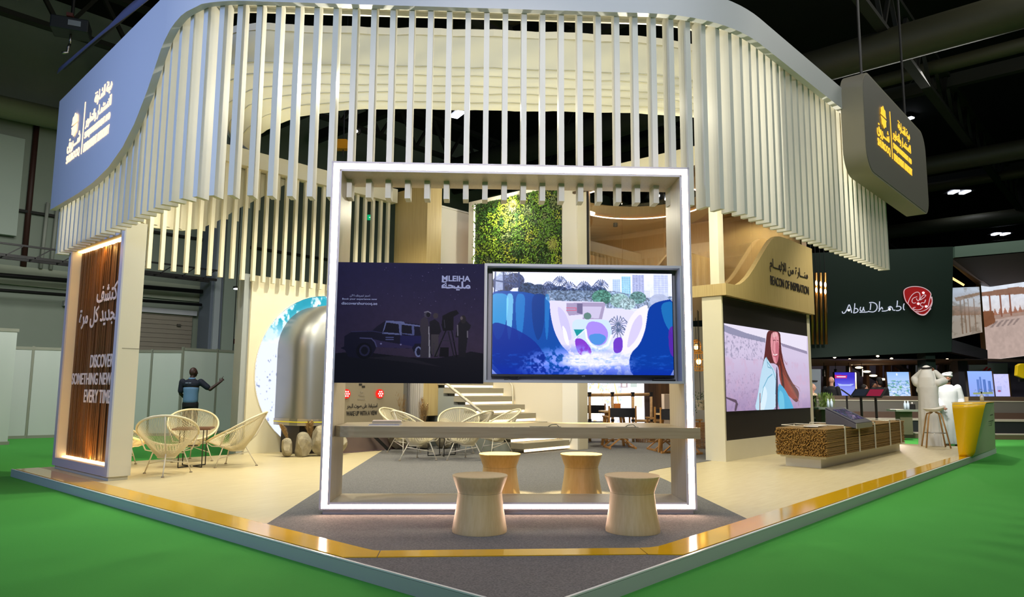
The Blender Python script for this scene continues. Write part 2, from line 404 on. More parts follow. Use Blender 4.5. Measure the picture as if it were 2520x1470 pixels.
MB().box(8.3, 20.9, -.1, 8.5, 21.0, 12.9).build('column_rib', mat('column_rib', '#aab3bb', .4), t)
MB().box(8.64, 20.95, -.1, 9.5, 21.8, 12.9).build('column_cladding', mat('column_cladding', '#98a59b', .6), t)
MB().box(9.06, 20.93, -.1, 9.075, 20.96, 12.9).build('column_seam', M_DARK, t)
s = thing('wall_sign', 'small dark red sign plate on the hall column', 'sign', (9.25, 20.9, 2.7))
MB().box(9.08, 20.9, 2.62, 9.46, 20.94, 2.78).build('sign_plate', mat('dark_red', '#5d1420', .5), s)
MB().box(9.13, 20.89, 2.68, 9.42, 20.9, 2.72).build('print', mat('sign_print', '#9c5a60', .6), s)
# pipes, trays and boards along the left wall
def pipe(name, label, pts, r, m, seg=10, cat='pipe', group=None):
    return tagp(MB().tube(pts, r, seg).build(name, m, smooth=True), label, cat, group)
M_RUST = mat('rust_brown_paint', '#3a2019', .6); M_GALV = mat('galvanised', '#6d6f58', .45, .35); M_PIPEW = mat('pale_pipe', '#9aa096', .6)
pipe('drain_pipe', 'rust brown vertical drain pipe on the hall wall at far left', [(3.0, 21.93, 4.6), (3.02, 21.93, 9.4)], .08, M_RUST)
pipe('conduit', 'pale vertical conduit on the hall wall, left of its twin', [(3.42, 21.84, 4.6), (3.46, 21.84, 6.6)], .05, M_PIPEW)
pipe('conduit', 'pale vertical conduit on the hall wall, right of its twin', [(3.68, 21.84, 4.6), (3.72, 21.84, 6.6)], .05, M_PIPEW)
pipe('air_duct', 'large greenish air duct high on the left hall wall', [(-6, 21.2, 8.7), (6, 21.2, 9.1)], .32, mat('green_duct', '#7f8a6a', .5), 16, 'duct')
pipe('service_pipe', 'dark service pipe running low along the left hall wall, upper one', [(-8, 21.4, 4.0), (8.1, 21.4, 4.35)], .07, M_DSTEEL)
pipe('service_pipe', 'dark service pipe running low along the left hall wall, lower one', [(-8, 21.4, 3.62), (8.1, 21.4, 3.9)], .05, M_DSTEEL)
t = thing('cable_tray', 'dark cable tray with cross bracing along the left hall wall', 'cable tray', (0, 20.6, 4.5))
MB().box(-8, 20.4, 4.62, 8.1, 20.46, 4.7).box(-8, 20.9, 4.62, 8.1, 20.96, 4.7).box(-8, 20.4, 4.95, 8.1, 20.46, 5.0).build('tray', M_DSTEEL, t)
b = MB()
for i in range(24): b.bar((-8+i*.68, 20.43, 4.66), (-8+(i+.6)*.68, 20.43, 4.98), .03, .03); b.bar((-8+i*.68, 20.4, 4.66), (-8+i*.68, 20.96, 4.66), .03, .03)
b.build('bracing', M_DSTEEL, t)
t = thing('hall_board', 'large pale rectangular board high on the left hall wall', 'board', (0.6, 21.7, 5.3))
MB().box(-1.2, 21.75, 5.45, 2.72, 21.95, 8.35).build('board_panel', mat('board_panel', '#a9b8ac', .6), t)
MB().box(-1.2, 21.72, 5.4, 2.0, 21.78, 8.4).build('dark_edge', M_DARK, t)
# roof structure
M_TRUSS = mat('truss_paint', '#20211c', .7); M_DUCT = mat('roof_duct', '#3f3f2c', .6, .2)
def truss(y, z, x0, x1, label):
    b = MB().box(x0, y-.12, z, x1, y+.12, z+.12).box(x0, y-.12, z+1.3, x1, y+.12, z+1.42); n = int((x1-x0)/1.6)
    for i in range(n):
        xa = x0+i*1.6; b.bar((xa, y, z+.06), (xa+.8, y, z+1.36), .09, .09); b.bar((xa+.8, y, z+1.36), (xa+1.6, y, z+.06), .09, .09)
    tagp(b.build('roof_truss', M_TRUSS), label, 'roof truss', 'roof trusses', 'structure')
for i, (y, z) in enumerate(((1.6, 9.6), (9.0, 9.9), (16.5, 9.6), (-6.5, 9.8))): truss(y, z, -14, 56, 'dark steel roof truss over the hall')
for i, (x, z, r) in enumerate(((14.8, 9.3, .42), (25.4, 9.2, .34), (37.5, 9.4, .36), (9.5, 10.6, .3), (19.5, 10.4, .2), (31, 9.8, .2), (4.5, 10.8, .4), (-2.5, 9.8, .2), (45, 9.3, .35))):
    tagp(MB().tube([(x, -20, z), (x+.4, 21.5, z)], r, 12).build('roof_duct', M_DUCT, smooth=True), 'greenish round duct crossing under the hall roof', 'duct', 'roof ducts', 'structure')
for x in (12, 22, 34, 46): tagp(MB().box(x, -20, 10.6, x+.25, 21.5, 11.0).build('roof_beam', M_TRUSS), 'dark roof beam crossing the hall', 'beam', 'roof beams', 'structure')
for i, (x, y) in enumerate(((13, -8), (22, -9), (30, -6), (26, 3), (18, 12))):
    tagp(MB().tube([(x, y, 13), (x+2.2, y+5, 9.4)], .012, 4).build('hanger_cable', mat('cable_grey', '#4b4b45', .6)), 'thin steel hanger cable slanting under the dark roof', 'cable', 'roof hanger cables')
M_BAY = glow('high_bay_glow', '#e9eeff', 14)
bayp = [(at(2366, 470, 34), 'pair of white high bay lamps right of the hanging sign'), (at(2467, 574, 42), 'pair of white high bay lamps above the dark green pavilion'),
        (at(2240, 290, 30), 'white high bay lamp glinting over the edge of the hanging sign'), (at(1126, 280, 19), 'bluish white high bay lamp seen below the pale ceiling drape'),
        (at(1998, 630, 40), 'blue white lamp just right of the upper lounge'), (at(1632, 482, 26), 'small white high bay lamp seen through the round ceiling opening'),
        (at(590, 412, 40), 'faint lamp behind the left slats')]
for k, (p, lb) in enumerate(bayp[:6]):
    t = thing('high_bay_lamp', lb, 'ceiling lamp', p); sc = .9 if k != 2 else .5
    if k in (0, 1, 5):
        for s_ in (-1, 1):
            q = p + RH*s_*.3*sc; MB(T=Matrix.Translation(q) @ Matrix.Rotation(AZ, 4, 'Z')).box(-.12, -.12, -.05, .5*sc, .12, .0).build('lamp_tube', M_BAY, t)
        MB(T=Matrix.Translation(p) @ Matrix.Rotation(AZ, 4, 'Z')).box(-.2, -.6, 0, .6, .6, .1).build('lamp_body', M_DSTEEL, t)
    else:
        MB(T=Matrix.Translation(p) @ Matrix.Rotation(AZ+.5, 4, 'Z')).box(-.25*sc, -.1, -.05, .25*sc, .1, .0).build('lamp_tube', M_BAY, t)
        MB(T=Matrix.Translation(p) @ Matrix.Rotation(AZ+.5, 4, 'Z')).box(-.3*sc, -.16, 0, .3*sc, .16, .1).build('lamp_body', M_DSTEEL, t)
    MB().tube([p+Vector((0, 0, .1)), Vector((p.x, p.y, 13))], .012, 4).build('cord', M_DSTEEL, t)
for k, (px, py) in enumerate(((127, 684), (158, 677), (590, 711))):
    p = at(px, py, 22); t = thing('wall_lamp', ['lit lamp under the cable tray at far left, nearer the corner', 'lit lamp under the cable tray at far left, nearer the wood panel tower', 'lit white lamp between the hall column and the roller door'][k], 'lamp', p)
    MB(T=Matrix.Translation(p)).box(-.18, -.08, 0, .18, .08, .06).build('lamp_body', M_DSTEEL, t)
    MB(T=Matrix.Translation(p)).box(-.16, -.07, -.03, .16, .07, 0).build('lamp_diffuser', glow('cool_lamp', '#e6f2ff', 8), t)
# rigged projector at top left and amber hoist
p = at(175, 75, 12.5); t = thing('rigging_motor', 'black rigged lighting unit with a chrome hook hanging at top left', 'rigging', p)
T = Matrix.Translation(p) @ Matrix.Rotation(AZ+.4, 4, 'Z')
MB(T=T).box(-.22, -.3, -.08, .22, .3, .16).build('housing', mat('rig_black', '#1d2326', .5), t, bevel=.02)
MB(T=T).box(-.26, -.05, .16, .26, .05, .22).build('bracket', mat('rig_red', '#5a2a25', .6), t)
MB(T=T).box(-.23, -.18, .0, -.225, .02, .1).build('print', mat('rig_label', '#8a939a', .5), t)
MB(T=T).tube([(0, 0, -.08), (0, 0, -.26)], .02, 8).tube([(0, 0, -.26), (-.02, .02, -.34), (.03, .03, -.42), (-.03, .1, -.46)], .025, 8).build('hook', M_CHROME, t, smooth=True)
MB().tube([p+Vector((0, 0, .2)), Vector((p.x, p.y, 13))], .03, 6).build('chain', M_DSTEEL, t)
p = at(845, 357, 14.5); t = thing('chain_hoist', 'amber yellow chain hoist under the dark roof', 'hoist', p); T = Matrix.Translation(p) @ Matrix.Rotation(AZ-pi/2, 4, 'Z')
MB(T=T).extr([(-.15, -.1, -.1), (.15, -.1, -.1), (.13, -.1, .05), (.08, -.1, .1), (-.1, -.1, .1)], (0, .2, 0)).build('housing', mat('amber', '#c88a12', .4), t, bevel=.01)
MB(T=T).tube([(0, 0, -.1), (0, 0, -.25)], .012, 6).tube([(0, 0, .1), (0, 0, 3)], .012, 6).build('chain', M_DSTEEL, t)
for q, lb in (((878, 322), 'small round stage lamp with a white glint under the dark roof'),):
    p = at(*q, 15); t = thing('stage_lamp', lb, 'lamp', p)
    MB().ell(p, (.09, .09, .11)).build('lamp_body', M_BLACK, t, smooth=True); MB().ell(p+Vector((-.05, -.06, -.04)), (.03, .03, .03)).build('lens', M_BAY, t); MB().tube([p, Vector((p.x, p.y, 13))], .015, 5).build('cord', M_DSTEEL, t)
# green exit sign between the inner slats
p = at(912, 535, 19); t = thing('exit_sign', 'lit green running man exit sign seen between the inner slats', 'exit sign', p); T = Matrix.Translation(p) @ Matrix.Rotation(AZ-pi/2, 4, 'Z')
MB(T=T).box(-.09, 0, -.07, .09, .04, .07).build('sign_face', glow('exit_green', '#0f9e62', 1.3), t)
MB(T=T).box(.0, -.01, -.04, .02, 0, .03).box(-.04, -.01, -.01, .04, 0, .005).box(.04, -.01, -.05, .05, 0, .05).build('pictogram', glow('exit_white', '#e8fff4', 1.6), t); MB().tube([p+Vector((0, 0, .06)), Vector((p.x, p.y, 13))], .01, 5).build('cord', M_DSTEEL, t)

# white exhibition partitions with aluminium posts
M_PART = mat('partition_panel', '#b3bcb6', .6); M_PARTB = mat('partition_post', '#8d9184', .4, .3)
def partition(a, b, h, label):
    a, b = Vector((*a, -.1)), Vector((*b, -.1)); d = (b-a).normalized()
    t = thing('partition_panel', label, 'partition', a, atan2(d.y, d.x), 'white partition panels')
    L = (b-a).length; T = WM[t.name]
    MB(T=T).box(.03, -.015, .06, L-.03, .015, h-.06).build('panel', M_PART, t)
    MB(T=T).box(0, -.025, h-.07, L, .025, h).box(0, -.025, 0, L, .025, .07).build('rail', M_PARTB, t)
    MB(T=T).box(-.025, -.025, 0, .025, .025, h+.02).build('post', M_PARTB, t)
partition((-3.2, 16.3), (-1.0, 16.15), 2.5, 'bluish white partition panel, leftmost of the run by the picture edge')
partition((-.98, 16.15), (1.55, 16.0), 2.5, 'bluish white partition panel whose end overlaps the one behind it')
partition((1.2, 18.1), (2.35, 17.85), 2.2, 'white partition panel just left of the wood panel tower, further one')
partition((2.35, 17.85), (3.5, 17.6), 2.2, 'white partition panel partly hidden by the wood panel tower')
partition((3.5, 17.6), (4.4, 17.4), 2.2, 'white partition panel just right of the tower, in shade')
partition((4.4, 17.4), (4.78, 16.9), 2.2, 'narrow white partition panel angled beside the shaded one')
partition((4.78, 16.9), (5.3, 16.3), 2.2, 'narrow white partition panel meeting the corner behind the man')
partition((5.3, 16.3), (6.35, 16.55), 2.27, 'white partition panel directly behind the pointing man')
partition((6.35, 16.55), (7.6, 16.85), 2.27, 'white partition panel right of the pointing man')

# ================================================================== stand platform
M_DECK = mat('maple_floor', '#d0c29a', .38, wood=((1.6, 14, 1), '#c6b68c', 1.6))
M_GREY = mat('grey_stand_carpet', '#82817f', .97, noise=(75, '#5f5e5e', .8), bump=.8, bscale=160, spec=.1)
M_TRIM = mat('platform_trim', '#b7bdb8', .45)
PX1, PY1 = 15.1, 9.6
S('floor_platform', MB().box(0, 0, -.1, PX1, PY1, -.004), M_TRIM)
S('floor_deck', MB().box(.02, .02, -.004, PX1-.02, PY1-.02, 0.0), M_DECK)
S('trim_platform_edge', MB().box(0, 0, -.006, .022, PY1, .006).box(0, 0, -.006, PX1, .022, .006), mat('bright_edge', '#dfe3e0', .3))
cp = [(.03, .03), (3.2, .03), (5.11, 1.93), (5.45, 2.26), (5.68, 2.5), (5.83, 2.7), (5.98, 2.86), (6.2, 2.98), (6.6, 3.04), (7.2, 3.06), (15.05, 3.06), (15.05, 9.4), (6.35, 9.4), (6.3, 9.2), (6.15, 8.95), (5.79, 8.53), (1.76, 4.67), (.03, 2.99)]
tagp(MB().extr([(x, y, 0) for x, y in cp], (0, 0, .005)).build('carpet', M_GREY), 'grey carpet covering the pointed corner and the middle of the stand', 'carpet')
M_YEL = mat('glossy_yellow_film', '#deac08', .1, spec=.6)
def strip(pts, label):
    tagp(MB().extr([(x, y, .005) for x, y in pts], (0, 0, .006)).build('floor_strip', M_YEL), label, 'floor strip')
strip([(.03, 9.5), (.03, 1.74), (.19, 1.575), (.33, 1.715), (.305, 1.76), (.3, 1.85), (.3, 2.0), (.31, 5.0), (.31, 9.5)], 'glossy yellow floor strip along the left platform edge')
strip([(1.74, .03), (12.3, .03), (12.3, .22), (6.7, .31), (2.1, .30), (1.95, .30), (1.86, .305), (1.78, .33), (1.72, .375), (1.58, .225)], 'glossy yellow floor strip along the right platform edge')
strip([(.195, 1.57), (1.575, .23), (1.715, .38), (.335, 1.71)], 'glossy yellow floor strip crossing the grey corner in front of the stools')

# ================================================================== slatted canopy
def bez(a, b, c, n): return [((1-t)**2*a[0]+2*t*(1-t)*b[0]+t*t*c[0], (1-t)**2*a[1]+2*t*(1-t)*b[1]+t*t*c[1]) for t in [i/n for i in range(n+1)]]
PATH = [(.31, 9.62)] + bez((.06, 5.3), (.0, 4.66), (.42, 4.24), 12) + bez((3.36, 1.22), (3.92, .66), (4.75, .63), 12) + [(9.72, .48)]
def cum(P):
    s = [0]
    for a, b in zip(P[:-1], P[1:]): s.append(s[-1]+hypot(b[0]-a[0], b[1]-a[1]))
    return s
CS = cum(PATH)
def along(P, CSx, s):
    for i in range(len(P)-1):
        if s <= CSx[i+1] or i == len(P)-2:
            t = (s-CSx[i])/(CSx[i+1]-CSx[i]); a, b = P[i], P[i+1]
            d = ((b[0]-a[0]), (b[1]-a[1])); L = hypot(*d)
            return (a[0]+d[0]*t, a[1]+d[1]*t), (d[0]/L, d[1]/L)
def offset(s, o):   # o > 0 goes into the stand
    (x, y), (dx, dy) = along(PATH, CS, s); return (x-dy*o, y+dx*o)
can = thing('slatted_canopy', 'tall white slatted canopy with rounded corners wrapping the front of the stand', 'canopy', (2, 2, 3.1))
ZB, ZT = 5.18, 5.5
def zlow(y):
    pr = [(4.6, 5.17), (4.85, 5.13), (5.05, 5.04), (5.3, 4.88), (5.66, 4.5), (6.0, 4.22), (6.4, 4.01), (6.9, 3.87), (7.5, 3.8), (8.2, 3.78), (9.62, 3.8)]
    if y <= pr[0][0]: return ZB
    for a, b in zip(pr[:-1], pr[1:]):
        if y <= b[0]: return a[1]+(b[1]-a[1])*(y-a[0])/(b[0]-a[0])
    return pr[-1][1]
STEPS = sorted(set([CS[0]+i*.12 for i in range(int(CS[-1]/.12))] + [CS[-1]] + CS))
def shell(o0, o1, zl, zh, s0=None, s1=None):
    P = []
    for s in STEPS:
        if s0 is not None and s < s0: continue
        if s1 is not None and s > s1: continue
        a = offset(s, o0); b = offset(s, o1); y = a[1] if a[0] < .5 and a[1] > 4.5 else 0
        z = zl(y) if callable(zl) else zl
        P.append([(*a, z), (*a, zh), (*b, zh), (*b, z), (*a, z)])
    m = MB().grid(P); m._add([p for p in P[0][:4]], [(0, 1, 2, 3)]); m._add([p for p in P[-1][:4]], [(3, 2, 1, 0)]); return m
fas = shell(-.10, -.02, zlow, ZT).build('fascia', mat('fascia_paint', '#cfd0d2', .5), can, angle=40)
shell(-.02, .19, 5.26, 5.30).build('soffit', M_SLAT, can)
shell(.19, .22, 5.22, ZT).build('inner_beam', M_SLAT, can)
s_anchor = None; best = 9
for i in range(4000):
    s = CS[-1]*i/4000; p = along(PATH, CS, s)[0]; dd = hypot(p[0]-1.335, p[1]-3.325)
    if dd < best: best, s_anchor = dd, s
sl = []; s = s_anchor
while s < CS[-1]-.04:
    sl.append(s); p = along(PATH, CS, s)[0]; s += .2 if p[0] < 4.4 else .196
s = s_anchor-.2
while s > .06:
    sl.append(s); p = along(PATH, CS, s)[0]; s -= .2 if p[1] < 5 else .213
sl.sort()
for s in sl:
    (x, y), (dx, dy) = along(PATH, CS, s); n = (-dy, dx); w = .0285; dp = .165
    q = [(x-dx*w, y-dy*w), (x+dx*w, y+dy*w), (x+dx*w+n[0]*dp, y+dy*w+n[1]*dp), (x-dx*w+n[0]*dp, y-dy*w+n[1]*dp)]
    MB().extr([(*p, 3.13) for p in q], (0, 0, 2.13)).build('slat', M_SLAT, can)
# glowing logo on the left end of the fascia (plane follows the fascia)
def sign_logo(org, right, parent, m, k=1.0):
    """org = lower left of the logo block; the block is 2.0*k wide, .74*k high"""
    r = Vector(right).normalized(); up = Vector((0, 0, 1)); n = r.cross(up)
    o = Vector(org)
    # emblem: scalloped disc with a dark waist line
    c = o + r*.36*k + up*.51*k + n*.012; b = MB(); pts = []
    for i in range(64):
        a = 2*pi*i/64; rr = .135*k*(1+.09*cos(8*a)); pts.append(c + r*cos(a)*rr + up*sin(a)*rr*1.15)
    top = [p for p in pts]
    b.extr([p for p in pts if (p-c).dot(up) > .008*k], n*.005); b.extr([p for p in pts if (p-c).dot(up) < -.008*k], n*.005)
    b.build('emblem', m, parent)
    letters(arabic('شـــروق'), o+r*.03*k+up*.15*k, r, up, .62*k, .22*k, m, parent, .006, .008)
    letters('SHUROOQ', o+r*.03*k, r, up, .64*k, .13*k, m, parent, .006, .012)
    MB().extr([o+r*.76*k+up*.0, o+r*.78*k, o+r*.78*k+up*.72*k, o+r*.76*k+up*.72*k], n*.006).build('divider', m, parent)
    letters(arabic('هيئة الشـارقة'), o+r*1.2*k+up*.53*k, r, up, .72*k, .19*k, m, parent, .006, .006)
    letters(arabic('للاستثمـار والتطوير'), o+r*.86*k+up*.32*k, r, up, 1.06*k, .18*k, m, parent, .006, .006)
    letters('SHARJAH INVESTMENT AND', o+r*.86*k+up*.16*k, r, up, 1.06*k, .115*k, m, parent, .006, .01)
    letters('DEVELOPMENT AUTHORITY', o+r*.86*k+up*.0, r, up, 1.06*k, .115*k, m, parent, .006, .01)
M_LOGOW = glow('logo_warm_white', '#ffd3a0', 2.4)
a = Vector((.31, 9.62, 0)); bq = Vector((.06, 5.3, 0)); rt = (bq-a).normalized(); nn = rt.cross(Vector((0, 0, 1)))
sign_logo(Vector((.19, 8.95, 4.33))+nn*.02, rt, can, M_LOGOW, 1.03)

# rear slatted screen with its own fascia (inner left)
rs = thing('rear_slat_screen', 'cream slatted screen hanging along the rear left edge under the canopy', 'slatted screen', (4, 9.4, 3.06))
MB().box(.5, 9.2, 5.08, 6.5, 9.4, 5.38).build('beam', M_CREAM, rs)
x = 1.36
while x < 6.45:
    MB().box(x-.03, 9.30, 3.05, x+.03, 9.37, 5.1).build('slat', M_CREAM, rs); x += .2
pr = [(.35, 3.76), (1.7, 3.76), (2.15, 3.79), (2.45, 3.88), (2.75, 4.07), (3.1, 4.35), (3.5, 4.62), (3.9, 4.92), (4.2, 5.12), (4.5, 5.3), (4.5, 5.45), (.35, 5.45)]
MB().extr([(x, 9.5, z) for x, z in pr], (0, .06, 0)).build('fascia', M_CREAM, rs)
b = MB()
for i in range(20): b.box(.4+i*.2, 9.485, max(3.78, [z for (x0, z), (x1, _) in zip(pr[:9], pr[1:10]) if x0 <= .4+i*.2+.02 <= x1+.3][-1]+.05), .52+i*.2, 9.5, 5.4)
b.build('plank', M_CREAM, rs)

# fabric lining hanging inside the ring of the canopy
M_FAB = mat('stretch_fabric', '#ccc8ae', .75)
Tt = [(2.6, 9.6), (2.05, 9.2), (1.78, 8.4), (1.77, 7.54), (2.0, 7.1), (2.31, 6.84), (3.17, 5.97), (4.43, 4.62), (5.78, 3.3), (6.51, 2.66), (7.0, 2.45), (7.5, 2.4), (8.35, 2.55)]
Bt = [(3.35, 9.75), (3.15, 9.3), (2.9, 8.7), (2.76, 7.98), (2.76, 7.4), (2.83, 6.93), (3.25, 6.03), (4.51, 4.72), (5.77, 3.35), (6.45, 2.72), (6.9, 2.4), (7.4, 2.28), (8.2, 2.4)]
def resample(P, n):
    c = cum(P); return [along(P, c, c[-1]*i/(n-1))[0] for i in range(n)]
def smoothp(P, k=2):
    for _ in range(k):
        Q = [P[0]]
        for a, b in zip(P[:-1], P[1:]): Q += [(.75*a[0]+.25*b[0], .75*a[1]+.25*b[1]), (.25*a[0]+.75*b[0], .25*a[1]+.75*b[1])]
        P = Q+[P[-1]]
    return P
NS = 70; A = resample(smoothp(Tt), NS); B = resample(smoothp(Bt), NS)
lin_t = thing('ceiling_drape', 'cream stretch fabric drape with stitched bands curving inside the canopy ring', 'fabric drape', (4, 5, 5.4))
G = []; seams = []
for i in range(NS):
    row = []
    for j in range(41):
        v = j/40
        if v < .45: f = 0; z = 6.55-(6.55-6.0)*v/.45
        else: q = (v-.45)/.55; f = q**1.0; z = 6.0-(6.0-5.38)*(q**.9)
        band = abs(sin((v-.45)/.55*5*pi))**.5*.02 if v > .45 else 0
        x = A[i][0]*(1-f)+B[i][0]*f; y = A[i][1]*(1-f)+B[i][1]*f
        wob = .012*sin(i*.9+j*.35)+.008*sin(i*2.3-j*.6)
        row.append((x-.7*band+wob, y-.7*band+wob*.6, z))
    G.append(row)
MB().grid(G).build('drape', M_FAB, lin_t, smooth=True)
M_SEAM = mat('drape_seam', '#a9a68c', .8)
for j in (18, 22, 27, 31, 36):
    MB().tube([(G[i][j][0]-.012, G[i][j][1]-.012, G[i][j][2]) for i in range(NS)], .007, 4).build('seam', M_SEAM, lin_t)
MB().grid([[(p[0][0]-.02, p[0][1]-.02, p[0][2]-.05), (p[0][0]-.02, p[0][1]-.02, p[0][2]+.06), (p[0][0]+.03, p[0][1]+.03, p[0][2]+.06)] for p in G]).build('rim', M_CREAM, lin_t)
for q, z0 in (((905, 66), 15.0), ((1533, 66), 12.5)):
    pass
# dark cloth band hanging above the left wing
t = thing('cloth_banner', 'dark violet cloth band hanging above the left wing of the canopy', 'cloth', (.3, 8, 6.2))
MB().grid([[(.30+.01*sin(i*.7), 10.2-i*.35, 6.14+.03*sin(i*.5)), (.32, 10.2-i*.35, 6.24), (.38, 10.2-i*.35, 6.33+(.05 if i in (7, 8) else 0))] for i in range(26)]).build('cloth', mat('violet_cloth', '#5d5f78', .7), t, smooth=True, solid=.01)
MB().tube([(.44, 1.5, 6.35), (.44, 10.4, 6.35)], .03, 6).build('pole', M_DSTEEL, t)
# hanging sign board at the right end
sb = thing('hanging_sign', 'dark beige rounded sign board with a lit yellow logo before the right wing', 'sign board', (9.2, .3, 4.2))
def rrect(x0, z0, x1, z1, r, n=8):
    pts = []
    for cx, cz, a0 in ((x1-r, z1-r, 0), (x0+r, z1-r, pi/2), (x0+r, z0+r, pi), (x1-r, z0+r, 1.5*pi)):
        pts += [(cx+r*cos(a0+pi/2*i/n), cz+r*sin(a0+pi/2*i/n)) for i in range(n+1)]
    return pts
MB().extr([(x, .17, z) for x, z in rrect(7.42, 4.24, 11.15, 5.74, .34)], (0, .3, 0)).build('board', mat('sign_taupe', '#8f8875', .6), sb, angle=40)
MB().extr([(x, .165, z) for x, z in rrect(7.45, 4.27, 11.12, 5.71, .31)], (0, .006, 0)).build('face_panel', mat('sign_face', '#77726a', .6), sb)
sign_logo(Vector((7.98, .16, 4.72)), (1, 0, 0), sb, glow('logo_yellow', '#f6bd3a', 1.5), 1.05)
for x in (7.9, 10.4): MB().tube([(x, .3, 5.7), (x, .3, 13)], .02, 6).build('hanger', M_DSTEEL, sb)
# ================================================================== lit portal frame, poster, television, counter, stools
FO = Vector((.893, 3.347, 0)); FRZ = radians(-46.24)
TF = Matrix.Translation(FO) @ Matrix.Rotation(FRZ, 4, 'Z')
def fthing(name, label, cat, u, v, z=0, **k):
    p = TF @ Vector((u, v, z)); return thing(name, label, cat, p, FRZ, **k)
def FM(): return MB(T=TF)
M_FRM = mat('frame_laminate', '#c9bda8', .32, wood=((50, 50, 1.2), '#bdb098', 1.2))
M_FRF = mat('frame_face_paint', '#cdc6cb', .45)
FW, FH, FD, BW = 3.585, 3.42, .58, .1
pf = fthing('portal_frame', 'large square portal frame with a glowing white light strip around its front', 'frame', FW/2, 0)
FM().box(0, .01, .045, BW, FD, FH).box(FW-BW, .01, .045, FW, FD, FH).box(BW, .01, .045, FW-BW, FD, .045+BW-.03).box(BW, .01, FH-BW, FW-BW, FD, FH).build('box_frame', M_FRM, pf, bevel=.003)
fb = FM()
for a0, a1 in ((0, .02), (.078, BW)):
    fb.box(a0, 0, .045+a0*.6, a1, .012, FH-a0).box(FW-a1, 0, .045+a0*.6, FW-a0, .012, FH-a0)
    fb.box(a0, 0, FH-a1, FW-a0, .012, FH-a0)
fb.box(0, 0, .045, FW, .012, .058).box(BW, 0, .098, FW-BW, .012, .115)
fb.build('face_trim', M_FRF, pf)
FM().box(.02, .002, .058, .078, .01, FH-.02).box(FW-.078, .002, .058, FW-.02, .01, FH-.02).box(.078, .002, FH-.078, FW-.078, .01, FH-.02).box(.078, .002, .058, FW-.078, .01, .098).build('light_strip', M_LED, pf)
FM().box(.03, .03, 0, FW-.03, FD-.03, .045).build('plinth', M_FRF, pf)
FM().box(.9, FD, .07, FW-.9, FD+.006, .09).build('rear_fill_glow', glow('amber_fill', '#ffbe5a', 14), pf)  # glow added behind the base to brighten the rear stools
# poster
po = fthing('poster', 'dark night desert poster with a car and stargazers beside the television', 'poster', .8, 0, 1.23)
FM().box(.1, -.005, 1.232, 1.527, .16, 2.402).build('board', mat('poster_edge', '#14131f', .6), po)
P = Pic(380, 310, 50, 25, 1750, 1440)
P.a[:] = P.vgrad('#1c1840', '#3f3149', .05, .72)
n = P.noise(40, 32, 5); P.a *= (.93+.14*n)[..., None]
P.a = np.where((P.Y > .80)[..., None], P.c('#131226')+n[..., None]*.03, P.a)
P.poly([(50, 1100), (300, 1075), (900, 1140), (1200, 1150), (1500, 1100), (1600, 1065), (1750, 1090), (1750, 1440), (50, 1440)], '#15131f')
P.poly([(400, 1150), (800, 1120), (1200, 1230), (1270, 1250), (900, 1200)], '#2a2530', .7)
r_ = np.random.RandomState(4)
for i in range(60): P.ell(r_.uniform(500, 1700), r_.uniform(40, 560), 3.4, 3.4, '#8f8cb8', r_.uniform(.2, .9))
# car
P.poly([(110, 1040), (150, 1020), (150, 900), (230, 850), (470, 830), (520, 780), (620, 710), (800, 715), (840, 735), (990, 750), (1040, 770), (1050, 1060), (1020, 1090), (950, 1080), (930, 1040), (520, 1025), (470, 1130), (350, 1160), (200, 1140), (160, 1060)], '#17142b')
P.poly([(620, 712), (820, 722), (840, 745), (1010, 765), (1010, 782), (830, 762), (640, 735), (590, 850), (770, 862), (780, 880), (580, 868)], '#6f74a4')
P.poly([(765, 740), (800, 745), (805, 885), (780, 880)], '#676c9c'); P.poly([(915, 768), (945, 770), (950, 880), (930, 885), (800, 865), (800, 858), (925, 868)], '#5c6193')
P.poly([(625, 738), (755, 752), (762, 852), (600, 842)], '#141222'); P.poly([(805, 768), (910, 778), (920, 860), (808, 855)], '#141222')
P.poly([(790, 885), (1040, 890), (1040, 980), (960, 980), (930, 1030), (790, 1000)], '#23215a', .85)
P.poly([(480, 930), (560, 950), (930, 1010), (925, 1038), (520, 1025)], '#3a2f57', .9)
P.line([(330, 920), (460, 925), (500, 965), (520, 1020)], 3, '#585580'); P.line([(230, 848), (470, 838), (600, 860)], 1.6, '#3d3a66')
P.ell(380, 1070, 90, 95, '#0d0b18'); P.ell(385, 1065, 60, 66, '#2e2b4a'); P.ell(385, 1065, 40, 46, '#12101f'); P.ell(1000, 1075, 40, 62, '#7d82ad'); P.ell(1002, 1075, 24, 44, '#1c1a33')
P.ell(570, 985, 10, 10, '#8d86b5'); P.ell(797, 992, 9, 9, '#8d86b5')
P.line([(625, 910), (710, 910)], 2.4, '#5f6396'); P.line([(625, 935), (710, 935)], 2.4, '#5f6396')
